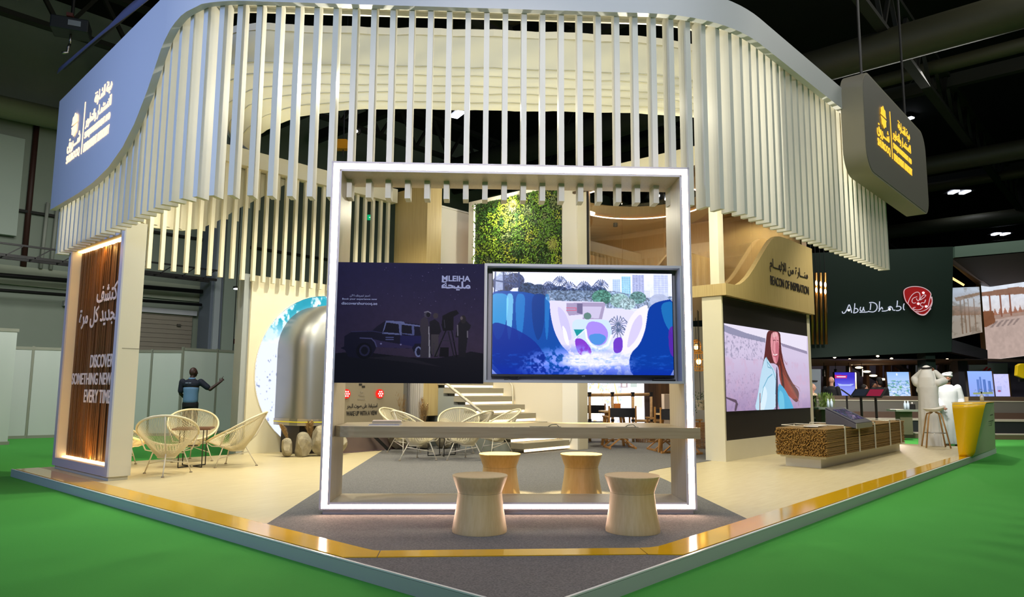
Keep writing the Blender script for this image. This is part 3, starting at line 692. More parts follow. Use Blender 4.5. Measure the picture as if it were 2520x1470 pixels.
# people and telescope
P.poly([(1020, 700), (1060, 660), (1100, 690), (1115, 780), (1125, 900), (1140, 1140), (1020, 1140), (1030, 900), (1010, 800)], '#3b3440'); P.ell(1095, 635, 38, 40, '#4a4455'); P.ell(1105, 640, 24, 28, '#171420')
P.poly([(1110, 780), (1118, 780), (1138, 1140), (1122, 1140)], '#a9a4ad'); P.line([(1060, 610), (1100, 600), (1135, 620)], 2, '#8f8a9a')
P.poly([(1120, 720), (1180, 690), (1230, 730), (1260, 830), (1230, 880), (1225, 1130), (1180, 1130), (1175, 950), (1160, 1130), (1140, 1100), (1130, 860)], '#17141f'); P.ell(1190, 650, 28, 34, '#433a3e'); P.poly([(1140, 870), (1230, 870), (1225, 1120), (1180, 1130), (1178, 940), (1165, 1120), (1145, 1090)], '#453e44')
P.poly([(1270, 650), (1360, 600), (1430, 580), (1460, 620), (1400, 660), (1400, 820), (1280, 830), (1260, 760)], '#0d0b14'); P.line([(1290, 700), (1300, 790)], 2, '#3a3644')
P.line([(1310, 830), (1190, 1130)], 3, '#0c0a12'); P.line([(1380, 830), (1440, 1130)], 3, '#0c0a12'); P.line([(1340, 840), (1410, 1130)], 3, '#1c1923'); P.poly([(1250, 1020), (1350, 1020), (1350, 1130), (1240, 1130)], '#0d0b13'); P.line([(1260, 940), (1420, 950)], 2, '#2f2b38')
P.poly([(1440, 760), (1480, 700), (1540, 700), (1600, 760), (1590, 800), (1560, 830), (1565, 900), (1540, 1130), (1460, 1130), (1455, 900), (1425, 900)], '#1b1822'); P.ell(1510, 690, 34, 48, '#2a2429'); P.line([(1445, 760), (1450, 880)], 3, '#77717c'); P.line([(1560, 830), (1562, 900)], 3, '#77717c'); P.ell(1490, 675, 14, 22, '#6a5d60')
P.a *= .86
P.build('print', tuple(TF @ Vector((.1, -.007, 2.402))), tuple(TF.to_3x3() @ Vector((1.427, 0, 0))), (0, 0, -1.17), po)
M_PRN = mat('poster_lettering', '#8f93b8', .6, emit='#8f93b8', es=.12)
FR = TF.to_3x3() @ Vector((1, 0, 0)); UP = Vector((0, 0, 1))
def ptext(s, x, y, w, h, bold=0, m=None, parent=None):   # in poster crop pixels, y of the baseline box bottom
    u = .1+(x-50)/1700*1.427; z = 2.402-(y-25)/1415*1.17
    return letters(s, TF @ Vector((u, -.009, z)), FR, UP, w/1700*1.427, h/1415*1.17, m or M_PRN, parent or po, .003, bold)
ptext('MLEIHA', 1255, 240, 332, 68, .03); ptext(arabic('مليحة'), 1252, 348, 336, 110, .03)
FMq = MB(T=TF)
for (x0, y0, x1, y1) in ((1253, 306, 1588, 322), (1253, 236, 1275, 252)):
    FMq.box(.1+(x0-50)/1700*1.427, -.011, 2.402-(y1-25)/1415*1.17, .1+(x1-50)/1700*1.427, -.008, 2.402-(y0-25)/1415*1.17)
FMq.build('logo_bar', M_PRN, po)
ptext(arabic('احجز تجربتك الآن'), 198, 440, 230, 32, .005); ptext('Book your experience now', 112, 478, 398, 26, .01); ptext('discovershurooq.ae', 105, 540, 410, 42, .015)
# recessed television housing
th_ = fthing('television_housing', 'shallow light grey box housing around the large television', 'housing', 2.5, .1, 1.24)
M_HOUS = mat('housing_grey', '#b5b4b8', .5)
FM().box(1.527, .0, 1.245, 1.555, .2, 2.41).box(3.465, .0, 1.245, 3.49, .2, 2.41).box(1.555, 0, 1.245, 3.465, .2, 1.268).box(1.555, 0, 2.385, 3.465, .2, 2.41).build('side_panel', M_HOUS, th_)
FM().box(1.527, .2, 1.245, 3.49, .215, 2.41).build('back_panel', mat('housing_back', '#a8a6ad', .6), th_)
tv = fthing('television', 'large television showing a blue water slide with palms and towers behind', 'television', 2.5, .15, 1.3)
FM().box(1.603, .125, 1.302, 3.425, .19, 2.356).build('bezel', M_BLACK, tv, bevel=.004)
letters('LG', TF @ Vector((2.50, .122, 1.309)), FR, UP, .03, .012, mat('tv_logo', '#c8c8cc', .4), tv, .002)
P = Pic(480, 275, 1045, 737, 2160, 1375)
P.a[:] = P.vgrad('#dfe3f7', '#cdd0ee', 0, .3)
nz = P.noise(60, 35, 2); n2 = P.noise(14, 8, 9)
# towers
for x0, x1, y0, c in ((1788, 1836, 775, '#a9bfe0'), (1845, 1900, 757, '#8fbfd8'), (1912, 1985, 745, '#9fa6cc'), (2045, 2135, 742, '#bcc4e8'), (1985, 2020, 840, '#c8cdea')):
    P.poly([(x0, y0), (x1, y0), (x1, 900), (x0, 900)], c)
    for k in range(8): P.line([(x0+3, y0+12+k*14), (x1-3, y0+12+k*14)], .8, '#7d84b5', .6)
    for k in range(1, 4): P.line([(x0+(x1-x0)*k/4, y0), (x0+(x1-x0)*k/4, 900)], .7, '#e9ecfb', .7)
# tree belt and palms
def palm(cx, cy, r, c='#3c4566'):
    for k in range(15):
        a = 2*pi*k/15; P.line([(cx, cy), (cx+r*.6*cos(a), cy-r*.55*sin(a)-r*.12), (cx+r*cos(a), cy-r*.55*sin(a)+r*.25)], 1.6, c if k % 2 else '#56648a')
for x, y, r, c in ((1110, 790, 70, '#2c3350'), (1180, 770, 60, '#3a4262'), (1260, 830, 60, '#31405a'), (1330, 840, 60, '#3b4a66'), (1400, 830, 50, '#465273'), (1460, 850, 60, '#34415e'), (1540, 860, 55, '#3b4864'), (1620, 840, 55, '#4b5a78'), (1700, 850, 60, '#44546c'), (1780, 880, 45, '#3f5a5f')):
    P.ell(x, y+20, r, r*.8, c)
for x, y, r in ((1130, 770, 70), (1460, 790, 46), (1515, 830, 55), (1610, 820, 45), (1715, 810, 48), (1390, 820, 40), (1680, 840, 40)): palm(x, y, r)
P.poly([(1380, 850), (1800, 850), (2000, 890), (2160, 880), (2160, 960), (1380, 960)], '#6f7f97', .8)
for x, y, r, c in ((1720, 890, 62, '#4f7a70'), (1830, 910, 60, '#7e9a9c'), (1945, 890, 52, '#5f7f80'), (1880, 930, 50, '#90a5ad'), (2080, 910, 60, '#a8b0cc')): P.ell(x, y, r, r*.75, c)
hf = P.noise(150, 90, 31, 2); dark = (P.a.mean(-1) < .66)[..., None]; P.a = np.where(dark, P.a*(.55+.95*hf)[..., None], P.a*(.94+.1*nz)[..., None])
# white pool deck buildings
P.poly([(1380, 915), (1730, 920), (1750, 960), (1900, 970), (1960, 1000), (1900, 1100), (1800, 1160), (1400, 1100)], '#c9c6e2')
P.poly([(1500, 930), (1610, 925), (1740, 925), (1740, 945), (1720, 1030), (1600, 1030), (1600, 1000), (1500, 1010)], '#9a8fae'); P.poly([(1600, 950), (1720, 950), (1700, 1025), (1600, 1020)], '#b9b2ce'); P.poly([(1565, 932), (1600, 932), (1600, 1000), (1565, 990)], '#6b6486')
P.line([(1500, 960), (1560, 960), (1560, 975), (1500, 975)], 2, '#c0607c')
P.ell(1630, 1010, 24, 22, '#5f7d78'); palm(1820, 1060, 80, '#5f6a7c'); palm(1820, 1100, 60, '#4e5a70')
# slide: blue walls, white inner sheets
P.sp([(1020, 865), (1110, 856), (1250, 862), (1350, 890), (1405, 930), (1412, 1050), (1440, 1150), (1520, 1230), (1520, 1400), (1020, 1400)], '#0f4a98', k=2)
for x, w_, c, a_ in ((1085, 60, '#3f96c8', .8), (1150, 22, '#8fd0e6', .7), (1215, 30, '#2a78ba', .8), (1330, 46, '#0a3a80', .9), (1380, 16, '#2f80c0', .6)):
    P.sp([(x-w_, 872), (x+w_, 874), (x+w_*.9, 980), (x+w_*.5, 1120), (x-w_*.2, 1180), (x-w_*.9, 1060)], c, a_)
P.sp([(1020, 1040), (1160, 1080), (1300, 1160), (1380, 1270), (1380, 1400), (1020, 1400)], '#0a2c86', .85)
P.sp([(1395, 915), (1440, 925), (1500, 975), (1540, 1060), (1556, 1180), (1600, 1250), (1540, 1262), (1470, 1200), (1425, 1110), (1402, 1010)], '#c9c4f2')
P.sp([(1440, 940), (1490, 985), (1520, 1060), (1535, 1170), (1490, 1150), (1460, 1060)], '#b3acec', .7); P.sp([(1470, 1060), (1500, 1100), (1520, 1200), (1490, 1180)], '#e8e5fc', .8)
P.sp([(2190, 890), (2060, 915), (2008, 955), (1995, 1060), (1960, 1170), (1880, 1260), (1900, 1400), (2190, 1400)], '#0d3c92', k=2); P.sp([(2080, 925), (2180, 905), (2180, 1150), (2110, 1060)], '#2a7cb0', .7); P.sp([(2130, 1080), (2180, 1060), (2180, 1280), (2135, 1240)], '#5a2a96', .9)
P.sp([(2010, 925), (1930, 968), (1880, 1040), (1855, 1130), (1800, 1245), (1880, 1250), (1950, 1190), (1990, 1090), (2000, 1000)], '#d8d4f6'); P.sp([(1965, 985), (1915, 1040), (1885, 1130), (1870, 1220), (1930, 1160), (1975, 1060)], '#b6ace8', .7)
P.sp([(1530, 1030), (1650, 1034), (1765, 1030), (1782, 1110), (1770, 1210), (1700, 1255), (1580, 1250), (1545, 1150)], '#b9cbee', k=2); P.sp([(1640, 1040), (1720, 1050), (1762, 1110), (1745, 1180), (1690, 1200), (1625, 1160), (1615, 1090)], '#9a82d8'); P.sp([(1630, 1130), (1700, 1115), (1752, 1140), (1720, 1190), (1660, 1190)], '#4f86c8')
P.poly([(1545, 1095), (1612, 1093), (1568, 1148)], '#1c8a8f'); P.sp([(1545, 1150), (1600, 1150), (1655, 1215), (1650, 1262), (1570, 1255)], '#7b3fb8'); P.sp([(1788, 1150), (1848, 1135), (1846, 1235), (1788, 1245)], '#6a3fb4')
P.line([(1618, 1095), (1626, 1150), (1655, 1195), (1705, 1215), (1755, 1190), (1778, 1130)], 5, '#e2e2fb'); P.line([(1545, 1160), (1612, 1098)], 3, '#cfd4f4')
# white water
w = P.noise(50, 30, 12)
sp = ((P.X-.47)/.33)**2+((P.Y-.93)/.22)**2
P.put(np.clip((1.15-sp)*1.3, 0, 1)*np.clip((w-.38)*6, 0, 1), '#7f8fe6', .95); sp2 = ((P.X-.55)/.2)**2+((P.Y-.86)/.1)**2
P.put(np.clip((1-sp2)*1.4, 0, 1)*np.clip(w*2-.3, 0, 1), '#e6e2fb', .95)
P.put((P.Y > .8)*np.clip((P.noise(30, 60, 21)-.58)*5, 0, 1), '#2f6fd0', .35)
P.put((P.Y > .9)*np.clip(((P.Y-.9)*8), 0, 1)*.7, '#0a2a9a')
P.poly([(1060, 740), (1105, 740), (1110, 850), (1050, 860)], '#b9c5e6', .7)
for ln in ([(1045, 790), (1190, 812)], [(1110, 738), (1112, 850)], [(1060, 738), (1055, 860)], [(1205, 738), (1208, 830)]): P.line(ln, 4, '#33436e')
P.a = np.clip((P.a-.5)*1.1+.49, 0, 1)
P.build('screen', tuple(TF @ Vector((1.612, .122, 2.346))), tuple(TF.to_3x3() @ Vector((1.804, 0, 0))), (0, 0, -1.018), tv, es=1.35)
ck = tagp(FM().tube([(1.88, .12, 1.30), (1.86, .11, 1.275), (1.80, .1, 1.272), (1.76, .1, 1.274)], .009, 8).box(1.73, .09, 1.268, 1.77, .11, 1.283).build('plug_cable', M_BLACK), 'black cable with a plug lying under the television', 'cable')
tagp(FM().box(3.2, .07, 1.268, 3.42, .13, 1.288).build('media_player', M_BLACK, bevel=.004), 'slim black media player under the right end of the television', 'media player')
# counter through the portal
ZC = .822
ct = fthing('counter', 'long pale wood counter with rounded left corner running through the lit portal', 'counter', 1.8, .4, ZC)
ol = [(3.625, -.03), (3.625, .55), (3.4, .95), (.5, .95), (.1, .72)] + [(.115, .5), (.085, .3), (.085, .2)] + [(.085+.28*(1-cos(a)), .2-.23*sin(a)) for a in [i*pi/2/8 for i in range(1, 9)]]
FM().extr([(u, v, ZC-.105) for u, v in ol], (0, 0, .105)).build('counter_top', mat('counter_wood', '#ab9a7c', .3, wood=((1.5, 30, 30), '#9d8b6d', 1.4)), ct, bevel=.002)
for u in (1.98, 2.73):
    FM().box(u, -.005, ZC, u+.3, .09, ZC+.004).build('cable_tray', mat('tray_metal', '#77705f', .4, .5), ct)
    FM().tube([(u+.18, .04, ZC+.004), (u+.21, .05, ZC+.02), (u+.26, .05, ZC+.024), (u+.28, .03, ZC+.004)], .004, 6).build('cable', M_CHROME, ct)
for k, (u, v, ll) in enumerate(((.38, .62, 'further brochure lying at the rounded left end of the counter'), (.42, .12, 'nearer dark brochure lying at the rounded left end of the counter'))):
    b = thing('brochure', ll, 'brochure', TF @ Vector((u, v, ZC)), FRZ)
    T2 = WM[b.name] @ Matrix.Rotation(.1-.15*k, 4, 'Z')
    MB(T=T2).box(0, 0, 0, .3, .2, .008 if k else .02).build('pages', mat('paper_white', '#d9d4cc', .6), b)
    MB(T=T2).box(.005, .005, .008 if k else .02, .295, .195, .011 if k else .023).build('cover', mat('brochure_dark', '#5d5f7a', .3) if k else mat('brochure_pink', '#c9b4b8', .4), b)
# stools
M_STW = mat('stool_wood', '#d0b98a', .42, wood=((40, 40, 2), '#c7ae7d', 1.2))
def stool(label, p, dup_of=None):
    if dup_of is not None: return dup(dup_of, p, random.uniform(0, 3), label)
    t = thing('stool', label, 'stool', p, 0, 'waisted stools at the counter'); s_ = [(.228, 0), (.229, .02), (.222, .06), (.198, .2), (.186, .315), (.188, .33), (.199, .36), (.231, .446), (.232, .452)]
    MB().lathe(s_, seg=64).build('base', M_STW, t, local=True, angle=35)
    MB().lathe([(.2325, .4515), (.2325, .458), (.229, .461), (.0001, .461)], seg=64).build('seat', M_STW, t, local=True, angle=35)
    MB().lathe([(.1865, .317), (.1868, .3195)], seg=64).build('seam', mat('stool_seam', '#8e7a52', .6), t, local=True)
    return t
st = stool('waisted pale wood stool in front of the counter, left of its pair', TF @ Vector((1.51, -.8, .006)))
stool('waisted pale wood stool in front of the counter, right of its pair', TF @ Vector((2.8, -.79, .006)), st)
stool('waisted pale wood stool behind the portal base, nearer the poster side', TF @ Vector((1.72, 1.17, .006)), st)
stool('waisted pale wood stool behind the portal base, under the television side', TF @ Vector((2.63, 1.17, .006)), st)
for u_ in (1.72, 2.63): light('SPOT', 'stool_spot', tuple(TF @ Vector((u_, .66, 4.6))), 4200, (1, .74, .32), tuple(TF @ Vector((u_, 1.12, .35))), .05, spot=13, blend=.5)

# ================================================================== wood panel tower at the left
tw = thing('panel_tower', 'white tower with a backlit dark slatted wood panel and white lettering', 'display tower', (.55, 8.3, 0))
Y0, Y1, ZTW = 7.27, 9.35, 3.32
M_TW = mat('tower_white', '#d6d2c0', .5); M_TWF = mat('tower_face_paint', '#b9bccb', .5)
MB().box(.6, Y0, .05, .71, Y1, ZTW).build('body', M_TW, tw)
MB().box(.45, Y0, .05, .6, Y0+.1, ZTW).box(.45, Y1-.1, .05, .6, Y1, ZTW).box(.45, Y0+.1, .05, .6, Y1-.1, .16).box(.45, Y0+.1, ZTW-.16, .6, Y1-.1, ZTW).build('side_frame', M_TW, tw)
MB().box(.43, Y0, .05, .45, Y0+.1, ZTW).box(.43, Y1-.1, .05, .45, Y1, ZTW).box(.43, Y0+.1, .05, .45, Y1-.1, .16).box(.43, Y0+.1, ZTW-.16, .45, Y1-.1, ZTW).build('face_frame', M_TWF, tw)
MB().box(.46, Y0+.03, 0, .69, Y1-.03, .05).build('plinth', M_TW, tw)
MB().box(.5, Y0-.002, 1.66, .71, Y0, 1.668).build('joint', mat('joint_line', '#8d8a7c', .7), tw)
M_WAL = mat('walnut_slats', '#4a3019', .45, wood=((8, 40, .35), '#7d5731', 2.5))
wb = MB(); y = Y0+.112; r_ = random.Random(3)
while y < Y1-.13:
    w = r_.uniform(.012, .028); wb.box(.555+r_.uniform(0, .02), y, .19, .598, y+w, ZTW-.19); y += w+.004
wb.build('wood_panel', M_WAL, tw)
MB().box(.52, Y0+.1, .16, .598, Y1-.1, .176).box(.52, Y0+.1, ZTW-.176, .598, Y1-.1, ZTW-.16).build('light_strip', glow('panel_glow', '#ffcf8e', 8), tw)
M_WLET = mat('white_lettering', '#b9b6bb', .5, emit='#b9b6bb', es=.12); TX = .55
def tl(s, ya, za, w, h, bold=.012): letters(s, (TX, ya+.11, za), (0, -1, 0), (0, 0, 1), w, h, M_WLET, tw, .008, bold)
tl(arabic('اكتشف'), 8.32, 2.33, .78, .26); tl(arabic('الجديد كل مرة'), 8.95, 1.99, 1.47, .3)
tl('DISCOVER', 8.38, 1.43, .83, .18); tl('SOMETHING NEW,', 9.06, 1.17, 1.52, .19); tl('EVERY TIME', 8.52, .95, .97, .18)
for z, a in ((.24, .6), (ZTW-.24, -.6)):
    l = light('AREA', 'panel_light', (.50, 8.25, z-a*.08), 26, (1, .52, .14), (.56, 8.25, z+a*2), .04, 1.8); l.data.shape = 'RECTANGLE'

# ================================================================== ocean disc wall, silver camper
dw = thing('disc_wall', 'cream wall with a large round ocean photo behind the silver camper', 'wall panel', (5, 9.5, 0))
MB().box(3.42, 9.45, 0, 6.7, 9.62, 3.18).build('panel', M_CREAM, dw)
MB().box(3.3, 9.5, -.1, 3.42, 9.75, 3.2).build('side_post', mat('blue_grey_edge', '#8f9699', .6), dw)
cx_, cz_, R_ = 5.05, 1.45, 1.5
P = Pic(300, 300, 0, 0, 1, 1); n1 = P.noise(6, 6, 3, 5); n2 = P.noise(26, 20, 8, 4); n3 = P.noise(60, 60, 11, 2)
P.a[:] = P.c('#dfe6fb'); edge = np.maximum(.36-.45*P.X, .2) + (n1-.5)*.14
P.put(np.clip((edge-P.Y)*9, 0, 1), '#25a5bb'); P.put(np.clip((edge+.06-P.Y)*6, 0, 1)*np.clip((n2-.52)*9, 0, 1), '#eefafc'); P.put(np.clip((edge-.05-P.Y)*9, 0, 1)*np.clip((.5-n1)*4, 0, 1), '#0f7f9c', .6)
P.put((P.Y > edge+.08)*np.clip((n3-.75)*12, 0, 1), '#7a86a5', .8)
keep = ((P.X-.5)**2+(P.Y-.5)**2) < .25
P.build('ocean_print', (cx_-R_, 9.44, cz_+R_), (2*R_, 0, 0), (0, 0, -2*R_), dw, es=1.25, keep=keep)
MB().lathe([(R_, 9.435), (R_+.012, 9.435), (R_+.012, 9.45), (R_, 9.45)], (cx_, 0, cz_), 64, 'Y', caps=False).build('disc_rim', M_SLAT, dw)
# camper: arch body along -y with rounded nose
M_ALU = mat('satin_aluminium', '#8d8e8c', .38, .8)
cp_ = thing('camper', 'silver rounded camper end with red tail lights and a wake up text', 'camper', (5.1, 9.0, .4))
def arch(x0, x1, z0, z1, r, y, n=10):
    pts = [(x0, y, z0)] + [(x0+r-r*cos(pi/2*i/n), y, z1-r+r*sin(pi/2*i/n)) for i in range(n+1)] + [(x1-r+r*sin(pi/2*i/n), y, z1-r+r*cos(pi/2*i/n)) for i in range(n+1)] + [(x1, y, z0)]
    return pts
rings = []
for k, (y, ins) in enumerate([(9.44, 0), (8.95, 0)] + [(8.95-.42*sin(a), .42*(1-cos(a))) for a in [i*pi/2/8 for i in range(1, 8)]] + [(8.525, .40)]):
    rings.append(arch(3.98+ins, 6.55-ins, .5, 2.72-ins*.9, .85-ins*.6, y))
b = MB(); b.grid(rings); b._add(rings[-1], [list(range(len(rings[-1])))]); b.build('shell', M_ALU, cp_, smooth=True, angle=60)
MB().grid([[(p[0], p[1], .5) for p in (r[0], r[-1])] for r in rings]).build('underside', M_DSTEEL, cp_)
sk = [(3.97, 9.44), (3.97, 8.93), (4.02, 8.75), (4.14, 8.6), (4.3, 8.52), (4.4, 8.515), (6.15, 8.515), (6.4, 8.6), (6.56, 8.93), (6.56, 9.44)]
def band(z0, z1, o): return MB().grid([[(x+(-o if x < 5 else o), y-(o if y < 9.4 else 0), z0), (x+(-o if x < 5 else o), y-(o if y < 9.4 else 0), z1)] for x, y in sk])
band(.5, .62, .005).build('bumper_skirt', mat('skirt_metal', '#a39d92', .35, .7), cp_); band(.555, .575, .012).build('yellow_line', mat('yellow_line', '#d8cf3a', .5), cp_)
MB().box(4.62, 8.49, .42, 6.2, 8.53, 1.35).build('rear_panel', mat('rear_panel_satin', '#a89f8c', .35, .6), cp_, bevel=.01)
for x in (4.83, 5.6):
    q = MB().lathe([(.085, 8.49), (.085, 8.455), (.07, 8.45), (.0001, 8.45)], (x, 0, 1.06), 24, 'Y').build('tail_light', glow('red_lens', '#d8251c', 1.6), cp_, angle=50)
    b = MB()
    for k in range(7):
        a = 2*pi*k/6; rr = .045 if k < 6 else 0; b.ell((x+rr*cos(a), 8.445, 1.06+rr*sin(a)), (.014, .006, .014), 8)
    b.build('bulb', glow('red_bulb', '#ffd9cf', 4), q)
M_INK = mat('black_print', '#1d1b18', .6)
letters('WAKE UP WITH A VIEW', (4.86, 8.485, .66), (1, 0, 0), (0, 0, 1), .70, .085, M_INK, cp_, .004, .014)
letters(arabic('استيقظ على صوت البحر'), (4.87, 8.485, .78), (1, 0, 0), (0, 0, 1), .69, .10, M_INK, cp_, .004, .006)
MB().box(5.12, 8.484, 1.21, 5.19, 8.488, 1.25).box(5.19, 8.484, 1.17, 5.26, 8.488, 1.21).build('logo_mark', M_INK, cp_)
MB().box(5.16, 8.484, 1.075, 5.22, 8.488, 1.10).box(5.12, 8.484, 1.02, 5.25, 8.488, 1.04).box(5.1, 8.484, .945, 5.27, 8.488, .965).build('small_print', mat('faint_print', '#7c7466', .6), cp_)
MB().box(4.1, 8.8, .0, 6.4, 9.4, .5).build('chassis', mat('chassis_dark', '#2a2422', .6), cp_)
MB().box(4.75, 8.5, .0, 6.3, 8.62, .44).build('rear_valance', mat('valance', '#8d7c78', .25, .6), cp_)
MB().bar((5.35, 8.42, .36), (5.72, 8.3, .0), .05, .05).bar((5.72, 8.42, .36), (6.3, 8.1, .0), .05, .05).build('stabiliser', M_DSTEEL, cp_)
tagp(MB().extr([(x, y, .005) for x, y in ((4.6, 8.4), (5.9, 8.42), (6.1, 8.5), (4.4, 8.5))], (0, 0, .004)).build('floor_shine', mat('mauve_shine', '#8a7480', .2, .5)), 'mauve patch painted as shine under the camper rear', 'floor shine')  # thin mauve sheet painted as the purple shine below the camper
# boulders with pampas grass
M_ROCK = mat('boulder_stone', '#a39a83', .9, noise=(9, '#77705e', .9), bump=.8, bscale=14)
M_PAMP = mat('pampas_plume', '#a88a5c', .95, noise=(30, '#c4a878', .8))
def rock(p, r, sd, label, group):
    bm = bmesh.new(); bmesh.ops.create_icosphere(bm, subdivisions=3, radius=1); rr = random.Random(sd)
    cuts = [(Vector((rr.gauss(0, 1), rr.gauss(0, 1), rr.gauss(0, .8))).normalized(), rr.uniform(.62, .86)) for _ in range(11)]
    for v in bm.verts:
        for n_, d in cuts:
            k = v.co.dot(n_)
            if k > d: v.co -= n_*(k-d)
        v.co.x *= r[0]; v.co.y *= r[1]; v.co.z *= r[2]
    mz = min(v.co.z for v in bm.verts)
    for v in bm.verts: v.co.z -= mz
    me = bpy.data.meshes.new('boulder'); bm.to_mesh(me); bm.free(); me.materials.append(M_ROCK)
    o = bpy.data.objects.new('boulder', me); COL.objects.link(o); o.location = p; o.rotation_euler = (0, 0, rr.uniform(0, 6)); return tagp(o, label, 'boulder', group)
def plume(p, h, lean, sd, label, group, n=1):
    t = thing('pampas_grass', label, 'pampas grass', p, 0, group); rr = random.Random(sd)
    for k in range(n):
        dx, dy = lean[0]+rr.uniform(-.1, .1)*h, lean[1]+rr.uniform(-.1, .1)*h; hh = h*rr.uniform(.85, 1.05)
        a = Vector(p); e = a+Vector((dx, dy, hh)); MB().tube([a, (a+e)/2+Vector((0, 0, .02)), e], .004, 5).build('stalk', M_PAMP, t)
        b = MB()
        for i in range(150):
            f = rr.uniform(.42, 1.02); q = a.lerp(e, f); an = rr.uniform(0, 6.3); w = .05*h*1.6*sin(pi*min(1, (f-.38)/.68))+.008
            tip = q+Vector((cos(an)*w*1.3, sin(an)*w*1.3, w*1.6)); sd_ = Vector((-sin(an), cos(an), 0))*.006
            b._add([q-sd_, q+sd_, tip], [(0, 1, 2)])
        b.build('plume', M_PAMP, t)
GB = 'boulders below the camper'
rock((3.72, 8.55, 0), (.15, .13, .16), 1, 'small boulder under the camper, leftmost', GB)
rock((3.92, 8.4, 0), (.2, .17, .24), 2, 'rounded boulder under the camper, between the small and the big one', GB)
rock((4.22, 8.25, 0), (.24, .2, .27), 3, 'biggest boulder under the camper beside the portal edge', GB)
rock((4.55, 8.25, 0), (.16, .15, .2), 4, 'boulder under the camper half hidden behind the portal edge', GB)
plume((3.85, 8.6, .1), .42, (-.18, .12), 5, 'short pampas grass leaning left behind the small boulder', 'pampas grass by the camper', 5)
plume((4.15, 8.5, .1), .5, (.0, .05), 6, 'pampas grass rising between the boulders under the camper', 'pampas grass by the camper', 6)
plume((4.5, 8.35, .1), .55, (.12, -.05), 7, 'tallest pampas grass beside the portal edge under the camper', 'pampas grass by the camper', 6)
GC = 'boulders behind the middle lounge chairs'
rock((6.0, 8.35, .005), (.27, .2, .26), 8, 'boulder behind the middle lounge chairs, nearest the camper', GC)
rock((6.4, 8.1, .005), (.22, .18, .2), 9, 'flatter boulder in the middle behind the lounge chairs', GC)
rock((6.75, 7.9, .005), (.24, .22, .3), 10, 'boulder behind the lounge chairs, nearest the stairs', GC)
plume((6.25, 8.5, .1), 1.0, (-.12, .08), 11, 'tall brown pampas grass behind the lounge chairs, leaning left', 'pampas grass by the stairs', 5)
plume((6.55, 8.35, .1), .85, (.02, -.02), 12, 'upright brown pampas grass behind the lounge chairs', 'pampas grass by the stairs', 4)
# ================================================================== inner walls, stairs, planted wall
wt = thing('oak_block', 'tall oak veneer block standing behind the slats at the centre', 'partition block', (6.8, 8.8, 0))
MB().box(6.62, 8.36, .62, 7.0, 9.42, 5.37).build('body', M_OAK, wt)
MB().box(6.6, 8.355, .62, 6.625, 8.38, 5.37).build('corner_trim', M_OAK, wt)
rb = MB()
for i in range(16): rb.box(6.55, 8.36+i*.066, .005, 6.575, 8.41+i*.066, 2.2)
rb.box(6.575, 8.36, .005, 6.61, 9.42, 2.2)
rb.build('ribbed_cladding', mat('ribbed_grey', '#b9b3a8', .5), wt)
ww = thing('white_backdrop', 'plain white backdrop wall between the oak block and the planted wall', 'wall panel', (8.4, 9.55, 0))
MB().box(7.02, 9.47, .0, 9.6, 9.6, 5.37).build('panel', mat('backdrop_white', '#dcd9cc', .6), ww)
MB().box(7.02, 9.45, 5.33, 9.6, 9.47, 5.37).build('top_trim', M_SLAT, ww)
pw = thing('planted_wall', 'tall white framed wall with a lush green moss and fern panel', 'planted wall', (8.5, 7.4, 0))
MB().box(8.42, 5.85, .005, 8.7, 8.92, 5.42).build('body', mat('planted_wall_white', '#dbd2b8', .5), pw)
MB().box(8.36, 8.76, .005, 8.42, 8.92, 5.42).box(8.36, 5.85, .005, 8.42, 6.22, 5.42).box(8.36, 6.22, 5.34, 8.42, 8.76, 5.42).build('frame', mat('planter_frame', '#e2ddcc', .4), pw)
MB().box(8.365, 8.74, 2.5, 8.415, 8.755, 5.33).build('light_strip', glow('planter_strip', '#fff6e0', 4), pw)
rr = random.Random(5); cols = [mat('leaf_%s' % n_, c, .7) for n_, c in (('lime', '#8cb02a'), ('moss', '#5c8a22'), ('deep', '#2f5a1c'), ('yellow', '#a3ad36'), ('grey', '#6f7f4a'))]
mbs = [MB() for _ in cols]
cl = [(rr.uniform(6.22, 8.75), rr.uniform(2.45, 5.34), rr.uniform(.1, .32), rr.choice([0, 0, 1, 1, 1, 2, 3, 4])) for _ in range(210)]
MB().box(8.395, 6.22, 2.4, 8.42, 8.76, 5.34).build('backing', mat('planter_soil', '#26361a', .9), pw)
for i in range(9500):
    y, z = rr.uniform(6.23, 8.75), rr.uniform(2.42, 5.33); best = 1; bd = 9
    if i % 6:
        for (cy, cz, cr, cc) in cl:
            d_ = ((y-cy)**2+(z-cz)**2)/cr/cr
            if d_ < bd: bd, best = d_, cc
    else: best = rr.randrange(5)
    s_ = rr.uniform(.012, .032); a = rr.uniform(0, 6.3); x = 8.39-rr.uniform(0, .05)-(.03 if bd < .3 else 0); v1 = Vector((rr.uniform(-.8, .8), cos(a), sin(a))).normalized()*s_; v2 = Vector((rr.uniform(-.6, .6), -sin(a), cos(a))).normalized()*s_*.55; c = Vector((x, y, z))
    mbs[best]._add([c-v1, c+v2, c+v1, c-v2], [(0, 1, 2, 3)])
for m_, mm, nn_ in zip(mbs, cols, 'abcde'): m_.build('foliage', mm, pw, kind='stuff')
for (y, z) in ((7.45, 5.1), (6.35, 4.1)):
    b = MB(); c = Vector((8.33, y, z))
    for k in range(26):
        a = 2*pi*k/26; e = c+Vector((-.08-rr.uniform(0, .05), cos(a)*.17, sin(a)*.17-.04)); m_ = (c+e)/2+Vector((-.05, 0, .02)); w = Vector((0, -sin(a), cos(a)))*.005
        b._add([c, m_-w, e, m_+w], [(0, 1, 2, 3)])
    b.build('air_plant', mat('air_plant', '#b3ad62', .7), pw)
